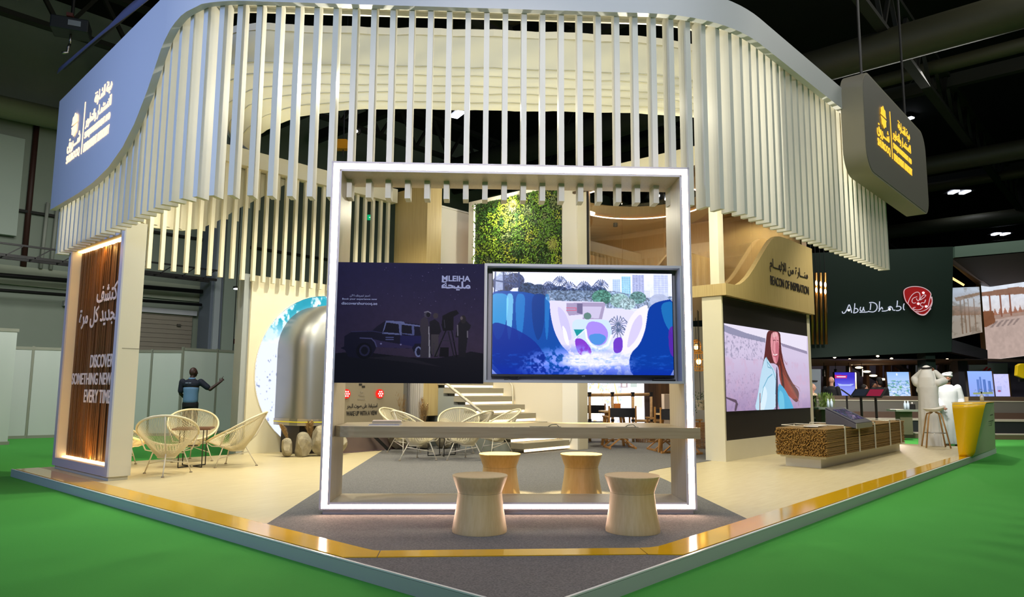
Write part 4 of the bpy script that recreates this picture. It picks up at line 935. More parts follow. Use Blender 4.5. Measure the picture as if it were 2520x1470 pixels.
# stairs rising away from the visitor against the planted wall's base
M_STEP = mat('step_grey', '#98917c', .5); M_STW2 = mat('stair_side_grey', '#8b9089', .6)
sr = thing('staircase', 'staircase with warm light under each tread and a grey stepped side wall', 'staircase', (7.6, 7.5, 0))
for i in range(9):
    y = 6.05+i*.3; z = .02+i*.165; wz = .1
    x0 = 7.0-.02*i if i < 2 else 6.98
    tr = MB().box(x0, y, z+.06, 8.42, y+.33, z+.165).build('tread', M_STEP, sr)
    MB().box(x0+.01, y-.006, z+.012, 8.40, y+.01, z+.058).build('light_strip', glow('stair_glow', '#ffe0b0', 3.2), tr)
for i in range(9): MB().box(7.15, 6.12+i*.3, .005, 8.4, 6.12+(i+1)*.3, .08+i*.165).build('riser', M_STW2, sr) if i else None
pts = [(6.06, .005), (6.06, .1)]
sw = [(6.4, .005)]
for i in range(1, 9): sw += [(6.1+i*.3, .02+i*.165), (6.1+(i+1)*.3, .02+i*.165)]
sw += [(9.4, 1.35), (9.4, .9), (8.75, .9), (8.75, .66), (8.45, .66), (8.45, .5), (8.1, .5), (8.1, .3), (7.7, .3), (7.7, .005)]
MB().extr([(7.0, y, z) for y, z in sw], (.12, 0, 0)).build('stringer', M_STW2, sr)
MB().box(6.62, 8.75, .005, 7.1, 9.4, 3.2).build('grey_side_wall', M_STW2, sr)
hr = MB().tube([(6.99, 9.3, 1.92), (6.99, 7.08, .70)], .028, 8)
for y in (8.75, 8.35): hr.tube([(6.99, y, .70+(y-7.08)*.55), (6.99, y, .70+(y-7.08)*.55-.16)], .022, 6)
hr.build('handrail', mat('rail_white', '#cfc8ae', .4), sr, smooth=True)
MB().tube([(8.36, 8.3, 2.05), (8.36, 7.55, 1.23), (8.36, 7.5, .55)], .022, 8).build('handrail', mat('rail_white', '#cfc8ae', .4), sr, smooth=True)
tagp(MB().tube([(8.35, 6.42, .36), (8.345, 6.3, .12), (8.345, 6.15, .08), (8.345, 6.02, .14), (8.35, 5.95, .36)], .006, 5).build('hanging_wire', mat('wire_grey', '#8f8b7c', .5)), 'thin loop of wire hanging on the wall end by the stair foot', 'wire')

# ================================================================== LED wall block with upper lounge
lw = thing('led_wall', 'white block with a large screen of a long haired woman on a beach', 'led wall', (10.4, 2.95, 0))
MB().box(8.33, 2.8, 0, 12.5, 3.16, .34).box(8.33, 2.8, .34, 8.375, 3.16, 2.765).box(12.335, 2.8, .34, 12.5, 3.16, 2.765).box(8.375, 2.825, .34, 12.335, 3.16, 2.765).build('housing', M_CREAM, lw)
MB().box(8.375, 2.805, .34, 12.335, 2.82, 2.75).build('screen_panel', mat('led_black', '#17110e', .6), lw)
def ledfn(px, py):
    q = on_plane(1740+px/3.339, 700+py/3.339, (0, 2.79, 0), (0, 1, 0)); return ((q.x-8.385)/(12.32-8.385), (2.30-q.z)/(2.30-.82))
P = Pic(520, 210, 0, 0, 935, 1470, fn=ledfn)
P.w2 = 1; P.a[:] = P.vgrad('#cdc0dc', '#a98fb4', .3, 1.0); nz = P.noise(30, 12, 3); nf = P.noise(90, 40, 6)
P.poly([(130, 310), (500, 375), (820, 420), (820, 560), (600, 500), (480, 470), (320, 440), (135, 340)], '#e3dcee')
P.poly([(132, 330), (320, 400), (480, 445), (480, 480), (300, 440), (190, 410), (135, 385)], '#8c8ba8'); P.poly([(600, 480), (820, 550), (825, 575), (620, 510)], '#8f86a2')
P.put((P.Y > .12)*(P.Y < .4)*(P.X < .4)*np.clip((nf-.55)*5, 0, 1), '#75738f', .6); P.put((P.Y > .38)*np.clip((nz-.5)*3, 0, 1), '#c7a3c0', .6); P.put((P.Y > .55)*(P.X < .35)*np.clip((nf-.6)*6, 0, 1), '#8a7a9a', .5)
P.put((P.Y > .72)*np.clip((P.Y-.72)*2.5, 0, 1), '#7a6a98', .45)
P.poly([(155, 925), (240, 950), (255, 985), (240, 1040), (225, 1040), (235, 975), (160, 940)], '#463544', .85)
P.sp([(495, 372), (600, 386), (606, 470), (612, 560), (640, 690), (700, 810), (758, 880), (752, 950), (735, 975), (690, 935), (640, 860), (600, 760), (580, 650), (475, 650), (452, 760), (446, 1045), (424, 1045), (430, 860), (452, 680), (470, 600), (482, 480)], '#532020')
for k in range(7): P.line([(505+k*6, 380), (498+k*5, 480), (480+k*3, 600), (452+k*2, 700)], 1.6, ('#6d3030', '#3a1414')[k % 2], .8)
P.sp([(590, 640), (630, 740), (745, 945), (700, 945), (625, 875), (592, 770)], '#842c20', k=2); P.sp([(598, 560), (618, 700), (640, 860), (628, 900), (606, 760)], '#3a1010', k=2)
for k in range(9): P.line([(592+k*3, 560+k*10), (620+k*6, 730+k*8), (680+k*6, 860+k*5), (735+k*3, 930+k*5)], 1.3, ('#a04430', '#5a1c16', '#b85a3c')[k % 3], .75)
P.sp([(530, 395), (578, 388), (590, 430), (592, 520), (586, 600), (572, 660), (548, 640), (528, 560), (520, 470)], '#dc8e98'); P.sp([(566, 470), (592, 480), (588, 620), (570, 655), (560, 600)], '#b8606e', .8, 2); P.sp([(536, 400), (572, 394), (576, 430), (536, 440)], '#eab4b6', .8, 2)
P.line([(546, 577), (560, 583), (576, 576)], 3, '#f5e6e6'); P.line([(544, 590), (562, 596), (578, 586)], 1.6, '#a63c4c'); P.line([(542, 462), (556, 458), (562, 464)], 1.8, '#53262c'); P.line([(574, 460), (586, 464)], 1.6, '#53262c'); P.line([(565, 470), (562, 530), (570, 540)], 1.2, '#b06470'); P.line([(538, 400), (545, 470), (540, 540), (560, 590)], 1.5, '#4a1c1c'); P.line([(553, 396), (566, 450), (563, 500)], 1, '#5a2828')
P.sp([(478, 585), (512, 640), (560, 715), (582, 800), (574, 1045), (385, 1050), (420, 900), (440, 740)], '#b5d6ea', k=2); P.sp([(440, 900), (470, 820), (500, 900), (470, 1045), (430, 1045)], '#d9ecf6', .8, 2); P.sp([(572, 650), (584, 800), (582, 1045), (562, 1045), (566, 760)], '#2a1f38', k=2)
P.sp([(582, 800), (640, 860), (690, 960), (720, 1045), (582, 1045)], '#3aa0cc', k=2); P.sp([(590, 860), (630, 900), (640, 1045), (592, 1045)], '#6cc0dc', .8, 2)
P.line([(496, 640), (540, 700), (566, 790), (562, 900)], 2.6, '#5f9cb8'); P.line([(440, 970), (462, 850), (500, 770), (535, 740)], 2.6, '#4f9dbd'); P.line([(488, 600), (500, 680), (525, 690)], 2.6, '#6fa3bd'); P.line([(436, 900), (434, 1045)], 4, '#7a2c30')
for ln in ([(600, 520), (630, 620), (655, 660), (658, 640)], [(640, 780), (720, 830), (755, 850), (765, 880)], [(700, 880), (745, 950), (752, 1000)]): P.line(ln, 1.2, '#7a3a34')
P.put(P.Y >= 0, P.c('#e8dcf2'), .04)
P.build('screen', (8.385, 2.79, 2.30), (12.32-8.385, 0, 0), (0, 0, -1.48), lw, es=1.1)
# parapet
pp = thing('parapet', 'curved oak parapet with dark beacon of inspiration lettering above the screen', 'parapet', (10.4, 2.75, 2.78))
cur = [(8.3, 2.77), (8.3, 2.97), (8.66, 2.98), (8.85, 3.01), (9.05, 3.09), (9.25, 3.2), (9.5, 3.38), (9.8, 3.62), (10.1, 3.86), (10.35, 4.04), (10.55, 4.13), (10.75, 4.17), (11.0, 4.185), (12.54, 4.19), (12.54, 2.77)]
MB().extr([(x, 2.70, z) for x, z in cur], (0, .09, 0)).build('front_panel', M_OAK, pp)
MB().extr([(x, 4.9, z) for x, z in [(8.6, 2.97)]+cur[2:-1]+[(12.54, 2.97)]], (0, .06, 0)).build('rear_panel', M_PALEWOOD, pp)
MB().box(8.3, 2.79, 2.77, 8.38, 5.85, 2.97).build('side_band', M_OAK, pp)
M_DKL = mat('dark_lettering', '#2b2524', .5)
letters('BEACON OF INSPIRATION', (10.2, 2.695, 3.16), (1, 0, 0), (0, 0, 1), 2.02, .17, M_DKL, pp, .008, .004)
letters(arabic('منـــارة من الإلهـــام'), (10.2, 2.695, 3.40), (1, 0, 0), (0, 0, 1), 2.0, .27, M_DKL, pp, .008, 0)
up = thing('upper_lounge', 'glazed upper lounge with oak walls and a round opening in its ceiling', 'lounge room', (10.4, 5, 2.9))
MB().box(8.38, 2.8, 2.79, 12.5, 9.4, 2.93).build('floor_slab', M_PALEWOOD, up)
# roof slab with round hole
cxr, cyr, rrg = 9.95, 5.35, 1.40
pts_o = []; N_ = 64
b = MB(); ring = [(cxr+rrg*cos(2*pi*i/N_), cyr+rrg*sin(2*pi*i/N_)) for i in range(N_)]
def outer(a):
    dx, dy = cos(a), sin(a); t_ = min([((12.5 if dx > 0 else 8.5)-cxr)/dx if abs(dx) > 1e-6 else 99, ((8.9 if dy > 0 else 2.85)-cyr)/dy if abs(dy) > 1e-6 else 99]); return (cxr+dx*t_, cyr+dy*t_)
angs = sorted([2*pi*i/N_ for i in range(N_)] + [atan2(yy-cyr, xx-cxr) % (2*pi) for xx in (12.5, 8.5) for yy in (8.9, 2.85)])
for a0, a1 in zip(angs, angs[1:]+[angs[0]+2*pi]):
    i0, i1 = (cxr+rrg*cos(a0), cyr+rrg*sin(a0)), (cxr+rrg*cos(a1), cyr+rrg*sin(a1)); o0, o1 = outer(a0), outer(a1)
    b.hexa([(*i0, 5.12), (*o0, 5.12), (*o1, 5.12), (*i1, 5.12), (*i0, 5.2), (*o0, 5.2), (*o1, 5.2), (*i1, 5.2)])
b.build('ceiling_panel', mat('lounge_ceiling', '#b9a685', .6), up)
MB().lathe([(rrg, 5.12), (rrg, 5.40), (rrg+.02, 5.40), (rrg+.02, 5.12)], (cxr, cyr, 0), 64, caps=False).build('ring_upstand', M_OAK, up, angle=40)
MB().tube([(cxr+(rrg+.02)*cos(2*pi*i/72), cyr+(rrg+.02)*sin(2*pi*i/72), 5.115) for i in range(72)], .012, 6, closed=True).build('ring_light', M_LED, up)
MB().box(8.28, 2.82, 5.12, 8.36, 5.9, 5.47).box(8.36, 2.82, 5.12, 12.5, 2.9, 5.47).build('fascia_beam', M_CREAM, up)
MB().box(8.29, 2.82, 5.08, 8.35, 5.9, 5.12).build('beam_lower_strip', mat('bronze_trim', '#5a4c38', .5), up)  # dark strip along the beam's lower edge
MB().box(12.4, 2.9, 2.93, 12.5, 9.4, 5.12).build('east_wall', M_PALEWOOD, up)
MB().box(9.2, 9.3, 2.93, 12.4, 9.4, 5.12).build('rear_wall', M_OAK, up)
MB().box(10.8, 7.9, 2.93, 12.4, 8.0, 4.55).build('low_wall', M_PALEWOOD, up)
MB().box(8.31, 2.82, 2.97, 8.52, 2.98, 5.45).build('post', M_CREAM, up)
MB().box(8.40, 5.62, 2.97, 8.5, 5.85, 5.12).build('post', M_CREAM, up)
MB().box(8.38, 5.58, 2.97, 8.41, 5.62, 5.12).build('glazing_bar', M_DSTEEL, up)
M_GL = glass_mat('lounge_glass', (.93, .91, .85), .14)
for y0, y1 in ((2.98, 3.9), (3.91, 4.8), (4.81, 5.58)): MB().box(8.395, y0, 2.97, 8.405, y1, 5.1).build('glass_pane', M_GL, up)
for x0, x1 in ((8.52, 9.85), (9.86, 11.2), (11.21, 12.5)): MB().box(x0, 2.89, 2.97, x1, 2.90, 5.1).build('glass_pane', M_GL, up)
wl = MB().box(9.75, 6.55, 5.07, 10.0, 6.8, 5.119).build('ceiling_light', glow('lounge_lamp', '#fff0cf', 9), up)
for p_ in ((10.6, 7.5), (11.2, 6.8)): MB().lathe([(.05, 5.03), (.05, 5.12)], (*p_, 0), 12).build('spotlight', M_BLACK, up)
light('SPOT', 'lounge_light', (9.87, 6.67, 5.05), 420, (1, .92, .76), (10.2, 6.0, 3), .08, spot=150, blend=.8)
light('SPOT', 'lounge_light', (11.6, 3.6, 5.0), 150, (1, .84, .5), (12.2, 4.0, 3.6), .06, spot=120)
ul = thing('lounge_sign_column', 'pinkish column with a small dark crest and lettering behind the parapet', 'column', (12.7, 3.4, 3))
MB().box(12.55, 2.95, 2.9, 12.95, 3.4, 5.1).build('column_body', mat('blush_paint', '#d9b79c', .5), ul)
letters('SHUROOQ', (12.545, 3.36, 4.28), (0, -1, 0), (0, 0, 1), .36, .09, M_DKL, ul, .006, .01)
bb = MB()
for k in range(10): a = 2*pi*k/10; bb.tube([(12.54, 3.2+.03*cos(a), 4.47+.03*sin(a)), (12.54, 3.2+.075*cos(a+.4), 4.47+.075*sin(a+.4))], .008, 4)
bb.build('crest', M_DKL, ul)
# ================================================================== string lounge chairs and small tables
M_CORD = mat('cream_cord', '#d9cfae', .55)
M_TUBE = mat('chair_tube', '#d8d0bb', .4)
M_FOOT = mat('foot_pad', '#8a7f6a', .6)
def make_chair():
    t = thing('string_lounge_chair', 'x', 'lounge chair', (0, 0, 0)); K = 56
    top, fr_ = Vector((0, -.44, .80)), Vector((0, .40, .36)); mid = (top+fr_)/2; ax = (top-fr_)/2
    ring = []; low = []
    for i in range(K):
        a = 2*pi*i/K; c_, s_ = cos(a), sin(a)
        ring.append(mid + ax*c_ + Vector((.375*s_*(1+.13*c_), 0, -.015*(1-abs(c_)))))
        low.append(Vector((.11*s_, -.03-.10*c_, .235)))
    MB().tube(ring, .016, 8, closed=True).build('ring', M_CORD, t, local=True, smooth=True)
    b = MB()
    for i in range(K):
        for off in (0, .5):
            r0 = ring[i].lerp(ring[(i+1) % K], off); l0 = low[i].lerp(low[(i+1) % K], off)
            m_ = r0.lerp(l0, .55)+Vector((0, -.012, -.012)); b.tube([r0, m_, l0], .0037, 4, caps=False)
    b.build('cords', M_CORD, t, local=True)
    MB().tube([low[i] for i in range(0, K, 4)], .012, 6, closed=True).build('lower_ring', M_CORD, t, local=True, smooth=True)
    feet = [Vector((0, -.33, 0)), Vector((-.29, .19, 0)), Vector((.29, .19, 0))]
    tops = [Vector((0, -.15, .30)), Vector((-.19, .12, .30)), Vector((.19, .12, .30))]
    for f, q in zip(feet, tops):
        l = MB().tube([q, f+Vector((0, 0, .01))], .0085, 8).build('leg', M_TUBE, t, local=True, smooth=True)
        MB().lathe([(.02, 0), (.02, .012), (.011, .018)], f, 10).build('foot_cap', M_FOOT, l, local=True)
    c = lambda q, f, k: q.lerp(f, k)
    MB().tube([ring[K//4]+Vector((0, .05, -.02)), Vector((-.30, .25, .33)) if False else tops[2]+Vector((.1, .02, .02)), tops[2], tops[1], tops[1]+Vector((-.1, .02, .02)), ring[3*K//4]+Vector((0, .05, -.02))], .008, 6).build('under_frame', M_TUBE, t, local=True, smooth=True)
    MB().tube([c(tops[0], feet[0], .3), c(tops[1], feet[1], .55)], .007, 6).tube([c(tops[0], feet[0], .3), c(tops[2], feet[2], .55)], .007, 6).tube([c(tops[1], feet[1], .08), c(tops[2], feet[2], .08)], .007, 6).build('brace', M_TUBE, t, local=True, smooth=True)
    MB().tube([tops[0], Vector((0, -.31, .46)), top+Vector((0, -.012, -.01))], .0085, 6).build('spine', M_TUBE, t, local=True, smooth=True)
    MB().tube([tops[1], Vector((-.12, .30, .30)), Vector((-.05, .40, .35)), Vector((.05, .40, .35)), Vector((.12, .30, .30)), tops[2]], .008, 6).build('front_loop', M_TUBE, t, local=True, smooth=True)
    return t
def face(dx, dy): return atan2(dy, dx)-pi/2
base_chair = make_chair()
GL, GM = 'string lounge chairs by the tower', 'string lounge chairs in the middle'
spots = [((1.24, 7.46), (.5, .87), 0, 'cream string lounge chair with its back to the aisle, nearest the wood panel tower', GL),
         ((2.3, 9.02), (-.35, -.9), 0, 'cream string lounge chair facing the aisle in front of the pointing man', GL),
         ((2.4, 7.84), (-.75, .66), 0, 'cream string lounge chair seen from the side, leaning towards the ocean disc', GL),
         ((1.16, 8.95), (.75, -.5), 0, 'cream string lounge chair almost hidden behind the wood panel tower', GL),
         ((4.93, 6.6), (1, -.15), .005, 'cream string lounge chair beside the wake up text, seen under the poster', GM),
         ((5.52, 7.66), (.3, -.95), .005, 'cream string lounge chair tucked behind the leftmost one of the middle group', GM),
         ((6.36, 7.1), (-.7, -.66), .005, 'cream string lounge chair facing the aisle in the middle group', GM),
         ((5.5, 6.02), (-.25, .97), .005, 'cream string lounge chair with its back to the counter in the middle group', GM),
         ((6.5, 6.28), (-.85, .45), .005, 'cream string lounge chair nearest the stairs, seen from the side', GM)]
for i, (p, d, z, lb, g) in enumerate(spots):
    if i == 0: o = base_chair; o.location = (*p, z); o.rotation_euler = (0, 0, face(*d)); o['label'] = lb; o['group'] = g
    else: dup(base_chair, (*p, z), face(*d), lb, g)
def side_table(p, label, h, hw, rz):
    t = thing('side_table', label, 'side table', p, rz, 'small wooden side tables')
    MB().box(-hw, -hw, h-.025, hw, hw, h).build('table_top', mat('walnut_top', '#6f4a33', .4, wood=((30, 3, 3), '#5a3b28', 2)), t, local=True, bevel=.003)
    for sx in (-1, 1):
        for sy in (-1, 1): MB().tube([(sx*.07, sy*.07, h-.025), (sx*.19, sy*.19, .01)] if False else [(sx*.2, sy*.16, h-.025), (sx*.2, sy*.16, .008)], .008, 6).build('leg', M_DSTEEL, t, local=True)
    MB().tube([(-.2, -.16, .008), (0, -.02, .008), (.2, -.16, .008)], .008, 6).tube([(-.2, .16, .008), (0, .02, .008), (.2, .16, .008)], .008, 6).build('foot_bar', M_DSTEEL, t, local=True)
    MB().lathe([(.07, .30), (.07, .312)], (0, 0, 0), 16).build('lower_shelf', M_DSTEEL, t, local=True); return t
side_table((1.93, 8.2, 0), 'small wooden side table on black legs among the chairs by the tower', .57, .26, 1.0)
side_table((5.72, 6.85, .005), 'small wooden side table on black legs among the middle chairs', .57, .26, .3)

# ================================================================== people
M_SKIN_D = mat('skin_deep', '#3a231b', .55); M_SKIN_M = mat('skin_brown', '#8d5f47', .55); M_SKIN_L = mat('skin_light', '#c08f78', .55)
def L2W(T): return lambda *p: T @ Vector(p)
def hand(b, wr, d, up, s=1, pose='relax'):
    """wr wrist point, d pointing direction, up back-of-hand normal; adds palm, thumb and four bent fingers"""
    d = Vector(d).normalized(); up = Vector(up); up = (up-d*up.dot(d)).normalized(); sd = d.cross(up); wr = Vector(wr)
    R = Matrix((sd, d, up)).transposed()
    b.ell(wr+d*.045*s, (.04*s, .052*s, .016*s), 10, R)
    curl = {'relax': .5, 'point': 1.9, 'flat': .12, 'fist': 1.8}[pose]
    for i, (o, ln) in enumerate(((-.028, .072), (-.01, .08), (.01, .075), (.028, .06))):
        k = curl if not (pose == 'point' and i == 0) else .05
        p0 = wr+d*.085*s+sd*o*s; a = k*.5; p1 = p0+(d*cos(a)-up*sin(a))*ln*.45*s; a = k; p2 = p1+(d*cos(a)-up*sin(a))*ln*.32*s; a = k*1.4; p3 = p2+(d*cos(a)-up*sin(a))*ln*.25*s
        b.cap(p0, p1, .0095*s, .009*s, 8).cap(p1, p2, .009*s, .008*s, 8).cap(p2, p3, .008*s, .007*s, 8)
    t0 = wr+d*.03*s-sd*.035*s; t1 = t0+(d*.7-sd*.6-up*.2).normalized()*.035*s; t2 = t1+(d*.9-sd*.1-up*.3).normalized()*.03*s
    b.cap(t0, t1, .012*s, .0105*s, 8).cap(t1, t2, .0105*s, .0085*s, 8)
def head(b, T, s=1):
    """T: head frame, +y faces forward, origin at head centre"""
    m = MB(T=T)
    m.ell((0, -.008*s, .012*s), (.074*s, .094*s, .108*s), 20)
    m.ell((0, .022*s, -.05*s), (.054*s, .066*s, .062*s), 16); m.ell((0, .055*s, -.085*s), (.028*s, .026*s, .022*s), 10)
    m.cap((0, .086*s, .018*s), (0, .106*s, -.02*s), .009*s, .014*s, 8); m.ell((0, .088*s, -.052*s), (.024*s, .012*s, .009*s), 10)
    for x in (-1, 1): m.ell((x*.076*s, -.008*s, -.005*s), (.010*s, .02*s, .032*s), 10); m.ell((x*.03*s, .078*s, .03*s), (.022*s, .012*s, .008*s), 8); m.ell((x*.045*s, .06*s, -.02*s), (.022*s, .02*s, .02*s), 8)
    b._add(m.v, m.f)
def face_parts(par, T, s=1, brow='#1a1210', beard=None, skin=None):
    e = MB(T=T); g = MB(T=T); w = MB(T=T)
    for x in (-1, 1):
        e.ell((x*.03*s, .083*s, .012*s), (.012*s, .008*s, .006*s), 10); g.ell((x*.03*s, .0895*s, .012*s), (.005*s, .004*s, .005*s), 8)
        w.cap((x*.016*s, .093*s, .032*s), (x*.044*s, .082*s, .034*s), .004*s, .003*s, 6)
    e.build('eye', mat('eye_white', '#e8e4de', .3), par, smooth=True); g.build('iris', mat('iris_dark', '#1b120e', .3), par, smooth=True); w.build('eyebrow', mat('brow'+brow, brow, .8), par)
    MB(T=T).ell((0, .098*s, -.052*s), (.024*s, .006*s, .007*s), 10).build('mouth', mat('lips', '#7d473d', .5), par, smooth=True)
# the man with the raised arm, seen from behind, turned towards the right
pt = at(463, 1084, 17.3); pt.z = -.1
t = thing('person', 'person in a blue and navy polo shirt seen from behind, pointing with one arm', 'person', pt, AZ+.42-pi/2-.35)
T = WM[t.name]; H = 1.0
b = MB(T=T)
head(b, Matrix.Translation((.02, .03, 1.60)) @ Matrix.Rotation(-.75, 4, 'Z')); 
b.cap((0, -.0, 1.42), (.01, .02, 1.52), .058, .055).loft([(0, 0, .86, .15, .105), (0, 0, .98, .155, .11), (0, 0, 1.1, .15, .105), (0, 0, 1.24, .175, .115), (0, 0, 1.36, .19, .11), (0, 0, 1.42, .13, .09), (0, 0, 1.45, .07, .06)])
sh_r, el_r, wr_r = Vector((.21, .0, 1.375)), Vector((.43, .02, 1.20)), Vector((.62, .10, 1.37))
b.cap(sh_r, el_r, .05, .042).cap(el_r, wr_r, .042, .029); hand(b, wr_r, (.55, .2, .75), (.2, -.9, .3), 1.05, 'point')
b.cap((-.21, 0, 1.375), (-.25, .02, 1.1), .05, .041).cap((-.25, .02, 1.1), (-.17, .2, .95), .041, .03); hand(b, (-.17, .2, .95), (.3, .8, -.2), (-.8, .2, .5), 1, 'relax')
for x in (-1, 1): b.cap((x*.085, 0, .9), (x*.09, .02, .48), .088, .06).cap((x*.09, .02, .48), (x*.095, -.01, .08), .058, .038).ell((x*.095, .05, .035), (.045, .12, .035), 10)
b.build('body', M_SKIN_D, t, remesh=.009)
m_blue = mat('polo_blue', '#6488ab', .8, noise=(8, '#55799c', .5)); m_navy = mat('polo_navy', '#10182a', .8)
b = MB(T=T).loft([(0, -.0, .84, .178, .135), (0, 0, .95, .172, .13), (0, 0, 1.08, .166, .125), (0, 0, 1.2, .18, .13), (0, 0, 1.285, .192, .135)], 32); b.build('shirt', m_blue, t, smooth=True, sub=1)
b = MB(T=T).loft([(0, 0, 1.275, .196, .138), (0, 0, 1.34, .208, .136), (0, 0, 1.39, .18, .12), (0, 0, 1.425, .12, .095), (0, 0, 1.44, .085, .075)], 32).cap(sh_r, sh_r.lerp(el_r, .72), .078, .07).cap((-.21, 0, 1.375), (-.243, .015, 1.16), .078, .068); b.build('shirt_yoke', m_navy, t, remesh=.01)
MB(T=T).loft([(0, 0, 1.43, .085, .075), (.005, .01, 1.475, .075, .068)], 24).build('collar', m_blue, t, smooth=True)
MB(T=T).box(-.09, -.142, 1.34, -.03, -.136, 1.36).box(-.02, -.142, 1.34, .04, -.136, 1.36).build('shirt_print', mat('faded_print', '#8f9bb0', .7), t)
b = MB(T=T).loft([(0, 0, .78, .172, .13), (0, 0, .9, .168, .128)], 24)
for x in (-1, 1): b.cap((x*.088, 0, .86), (x*.092, .015, .48), .1, .078).cap((x*.092, .015, .48), (x*.096, -.01, .08), .078, .062)
b.build('trousers', mat('black_trousers', '#0e0f12', .8), t, remesh=.011)
for x in (-1, 1): MB(T=T).ell((x*.095, .05, .04), (.052, .14, .045), 12).build('shoe', M_BLACK, t, smooth=True)
MB(T=T @ Matrix.Translation((.02, .03, 1.60)) @ Matrix.Rotation(-.75, 4, 'Z')).ell((0, -.012, .022), (.0785, .097, .106), 20).build('hair', mat('cropped_hair', '#0f0b0a', .9), t, smooth=True) if False else None

def robe_person(label, p, rz, h, skin, robe, arms, sway=0, headrot=0, tilt=0):
    """arms: two (shoulder, elbow, wrist, hand dir, palm normal, pose); h scale on a 1.75 m figure"""
    t = thing('person', label, 'person', p, rz); T = WM[t.name] @ Matrix.Scale(h/1.75, 4)
    HT = Matrix.Translation((sway, .02, 1.62)) @ Matrix.Rotation(headrot, 4, 'Z') @ Matrix.Rotation(tilt, 4, 'X')
    b = MB(T=T); m = MB(); head(m, HT); b._add(m.v, m.f)
    b.cap((0, 0, 1.42), (sway, .01, 1.54), .06, .056).loft([(0, 0, .9, .15, .11), (0, 0, 1.1, .16, .115), (0, 0, 1.36, .185, .11), (0, 0, 1.43, .11, .08)])
    for (s0, e0, w0, hd, hn, ps) in arms: b.cap(s0, e0, .05, .042).cap(e0, w0, .041, .03); hand(b, w0, hd, hn, 1, ps)
    for x in (-1, 1): b.cap((x*.085, 0, .9), (x*.09, .0, .48), .085, .058).cap((x*.09, 0, .48), (x*.095, 0, .08), .056, .04).ell((x*.1, .05, .03), (.045, .12, .03), 10)
    b.build('body', skin, t, remesh=.009)
    r = MB(T=T).loft([(0, 0, .05, .235, .19), (0, 0, .12, .232, .185), (0, 0, .45, .215, .17), (0, 0, .8, .2, .155), (0, 0, 1.0, .19, .145), (0, 0, 1.15, .19, .14), (0, 0, 1.3, .205, .14), (0, 0, 1.38, .19, .125), (0, 0, 1.42, .12, .095), (sway*.5, .0, 1.455, .07, .068)], 40)
    for (s0, e0, w0, hd, hn, ps) in arms:
        e1 = Vector(e0); w1 = Vector(w0); r.cap(s0, e1, .082, .07).cap(e1, e1.lerp(w1, .93), .07, .058)
    n = len(r.v)
    # soft vertical folds
    rv = []
    for v in r.v:
        q = T.inverted() @ Vector(v); a = atan2(q.y, q.x); k = max(0, (1.15-q.z))*.016*sin(a*11+q.z*2); f_ = 1+k/max(.05, hypot(q.x, q.y)) if q.z < 1.15 else 1
        rv.append(tuple(T @ Vector((q.x*f_, q.y*f_, q.z))))
    r.v = rv; r.build('robe', robe, t, remesh=.011)
    MB(T=T).box(-.004, .128, 1.0, .004, .15, 1.38).build('placket', mat('robe_seam', '#a9a8a4', .8), t) if False else None
    for x in (-1, 1): MB(T=T).ell((x*.1, .06, .02), (.05, .13, .022), 12).build('sandal', mat('sandal_brown', '#5f4632', .6), t, smooth=True)
    return t, T, T @ HT
M_ROBE = mat('white_robe', '#d8d6d0', .75, noise=(5, '#cac8c2', .6)); M_ROBE2 = mat('white_robe_cool', '#cdd0d2', .75, noise=(5, '#bdc1c4', .6))
# near figure, turned away, both hands at his face
p = at(2292, 1103, 16.1); p.z = -.1
t, T, HT = robe_person('person in white robe and headscarf with black cord, both hands at the face', p, AZ-.53-pi/2-.25, 1.84, M_SKIN_M, M_ROBE,
    [(Vector((.2, 0, 1.38)), Vector((.27, .2, 1.42)), Vector((.10, .20, 1.62)), (-.7, -.1, .5), (.2, .9, .2), 'relax'), (Vector((-.2, 0, 1.38)), Vector((-.29, .17, 1.47)), Vector((-.12, .18, 1.64)), (.7, 0, .5), (-.2, .9, .2), 'relax')])
b = MB(T=HT).ell((0, -.015, .03), (.098, .115, .105), 20).ell((0, -.06, -.06), (.12, .085, .12), 16)
b.loft([(0, -.10, -.62, .03, .015), (0, -.11, -.45, .13, .035), (0, -.10, -.25, .16, .06), (0, -.07, -.12, .15, .1), (0, -.04, -.02, .12, .11), (0, -.02, .06, .09, .1)], 24)
b.cap((-.11, .02, -.02), (-.17, -.03, -.40), .03, .05).cap((.11, .02, -.02), (.15, -.03, -.28), .03, .05)
b.build('headscarf', mat('white_headscarf', '#e2e0db', .8), t, remesh=.010)
q = MB(T=HT); q.tube([(.096*cos(2*pi*i/24), -.015+.113*sin(2*pi*i/24), .078+.02*sin(2*pi*i/24)) for i in range(24)], .011, 8, closed=True).tube([(.09*cos(2*pi*i/24), -.015+.106*sin(2*pi*i/24), .096+.02*sin(2*pi*i/24)) for i in range(24)], .010, 8, closed=True)
q.build('head_cord', mat('black_cord', '#0c0b0c', .7), t, smooth=True)
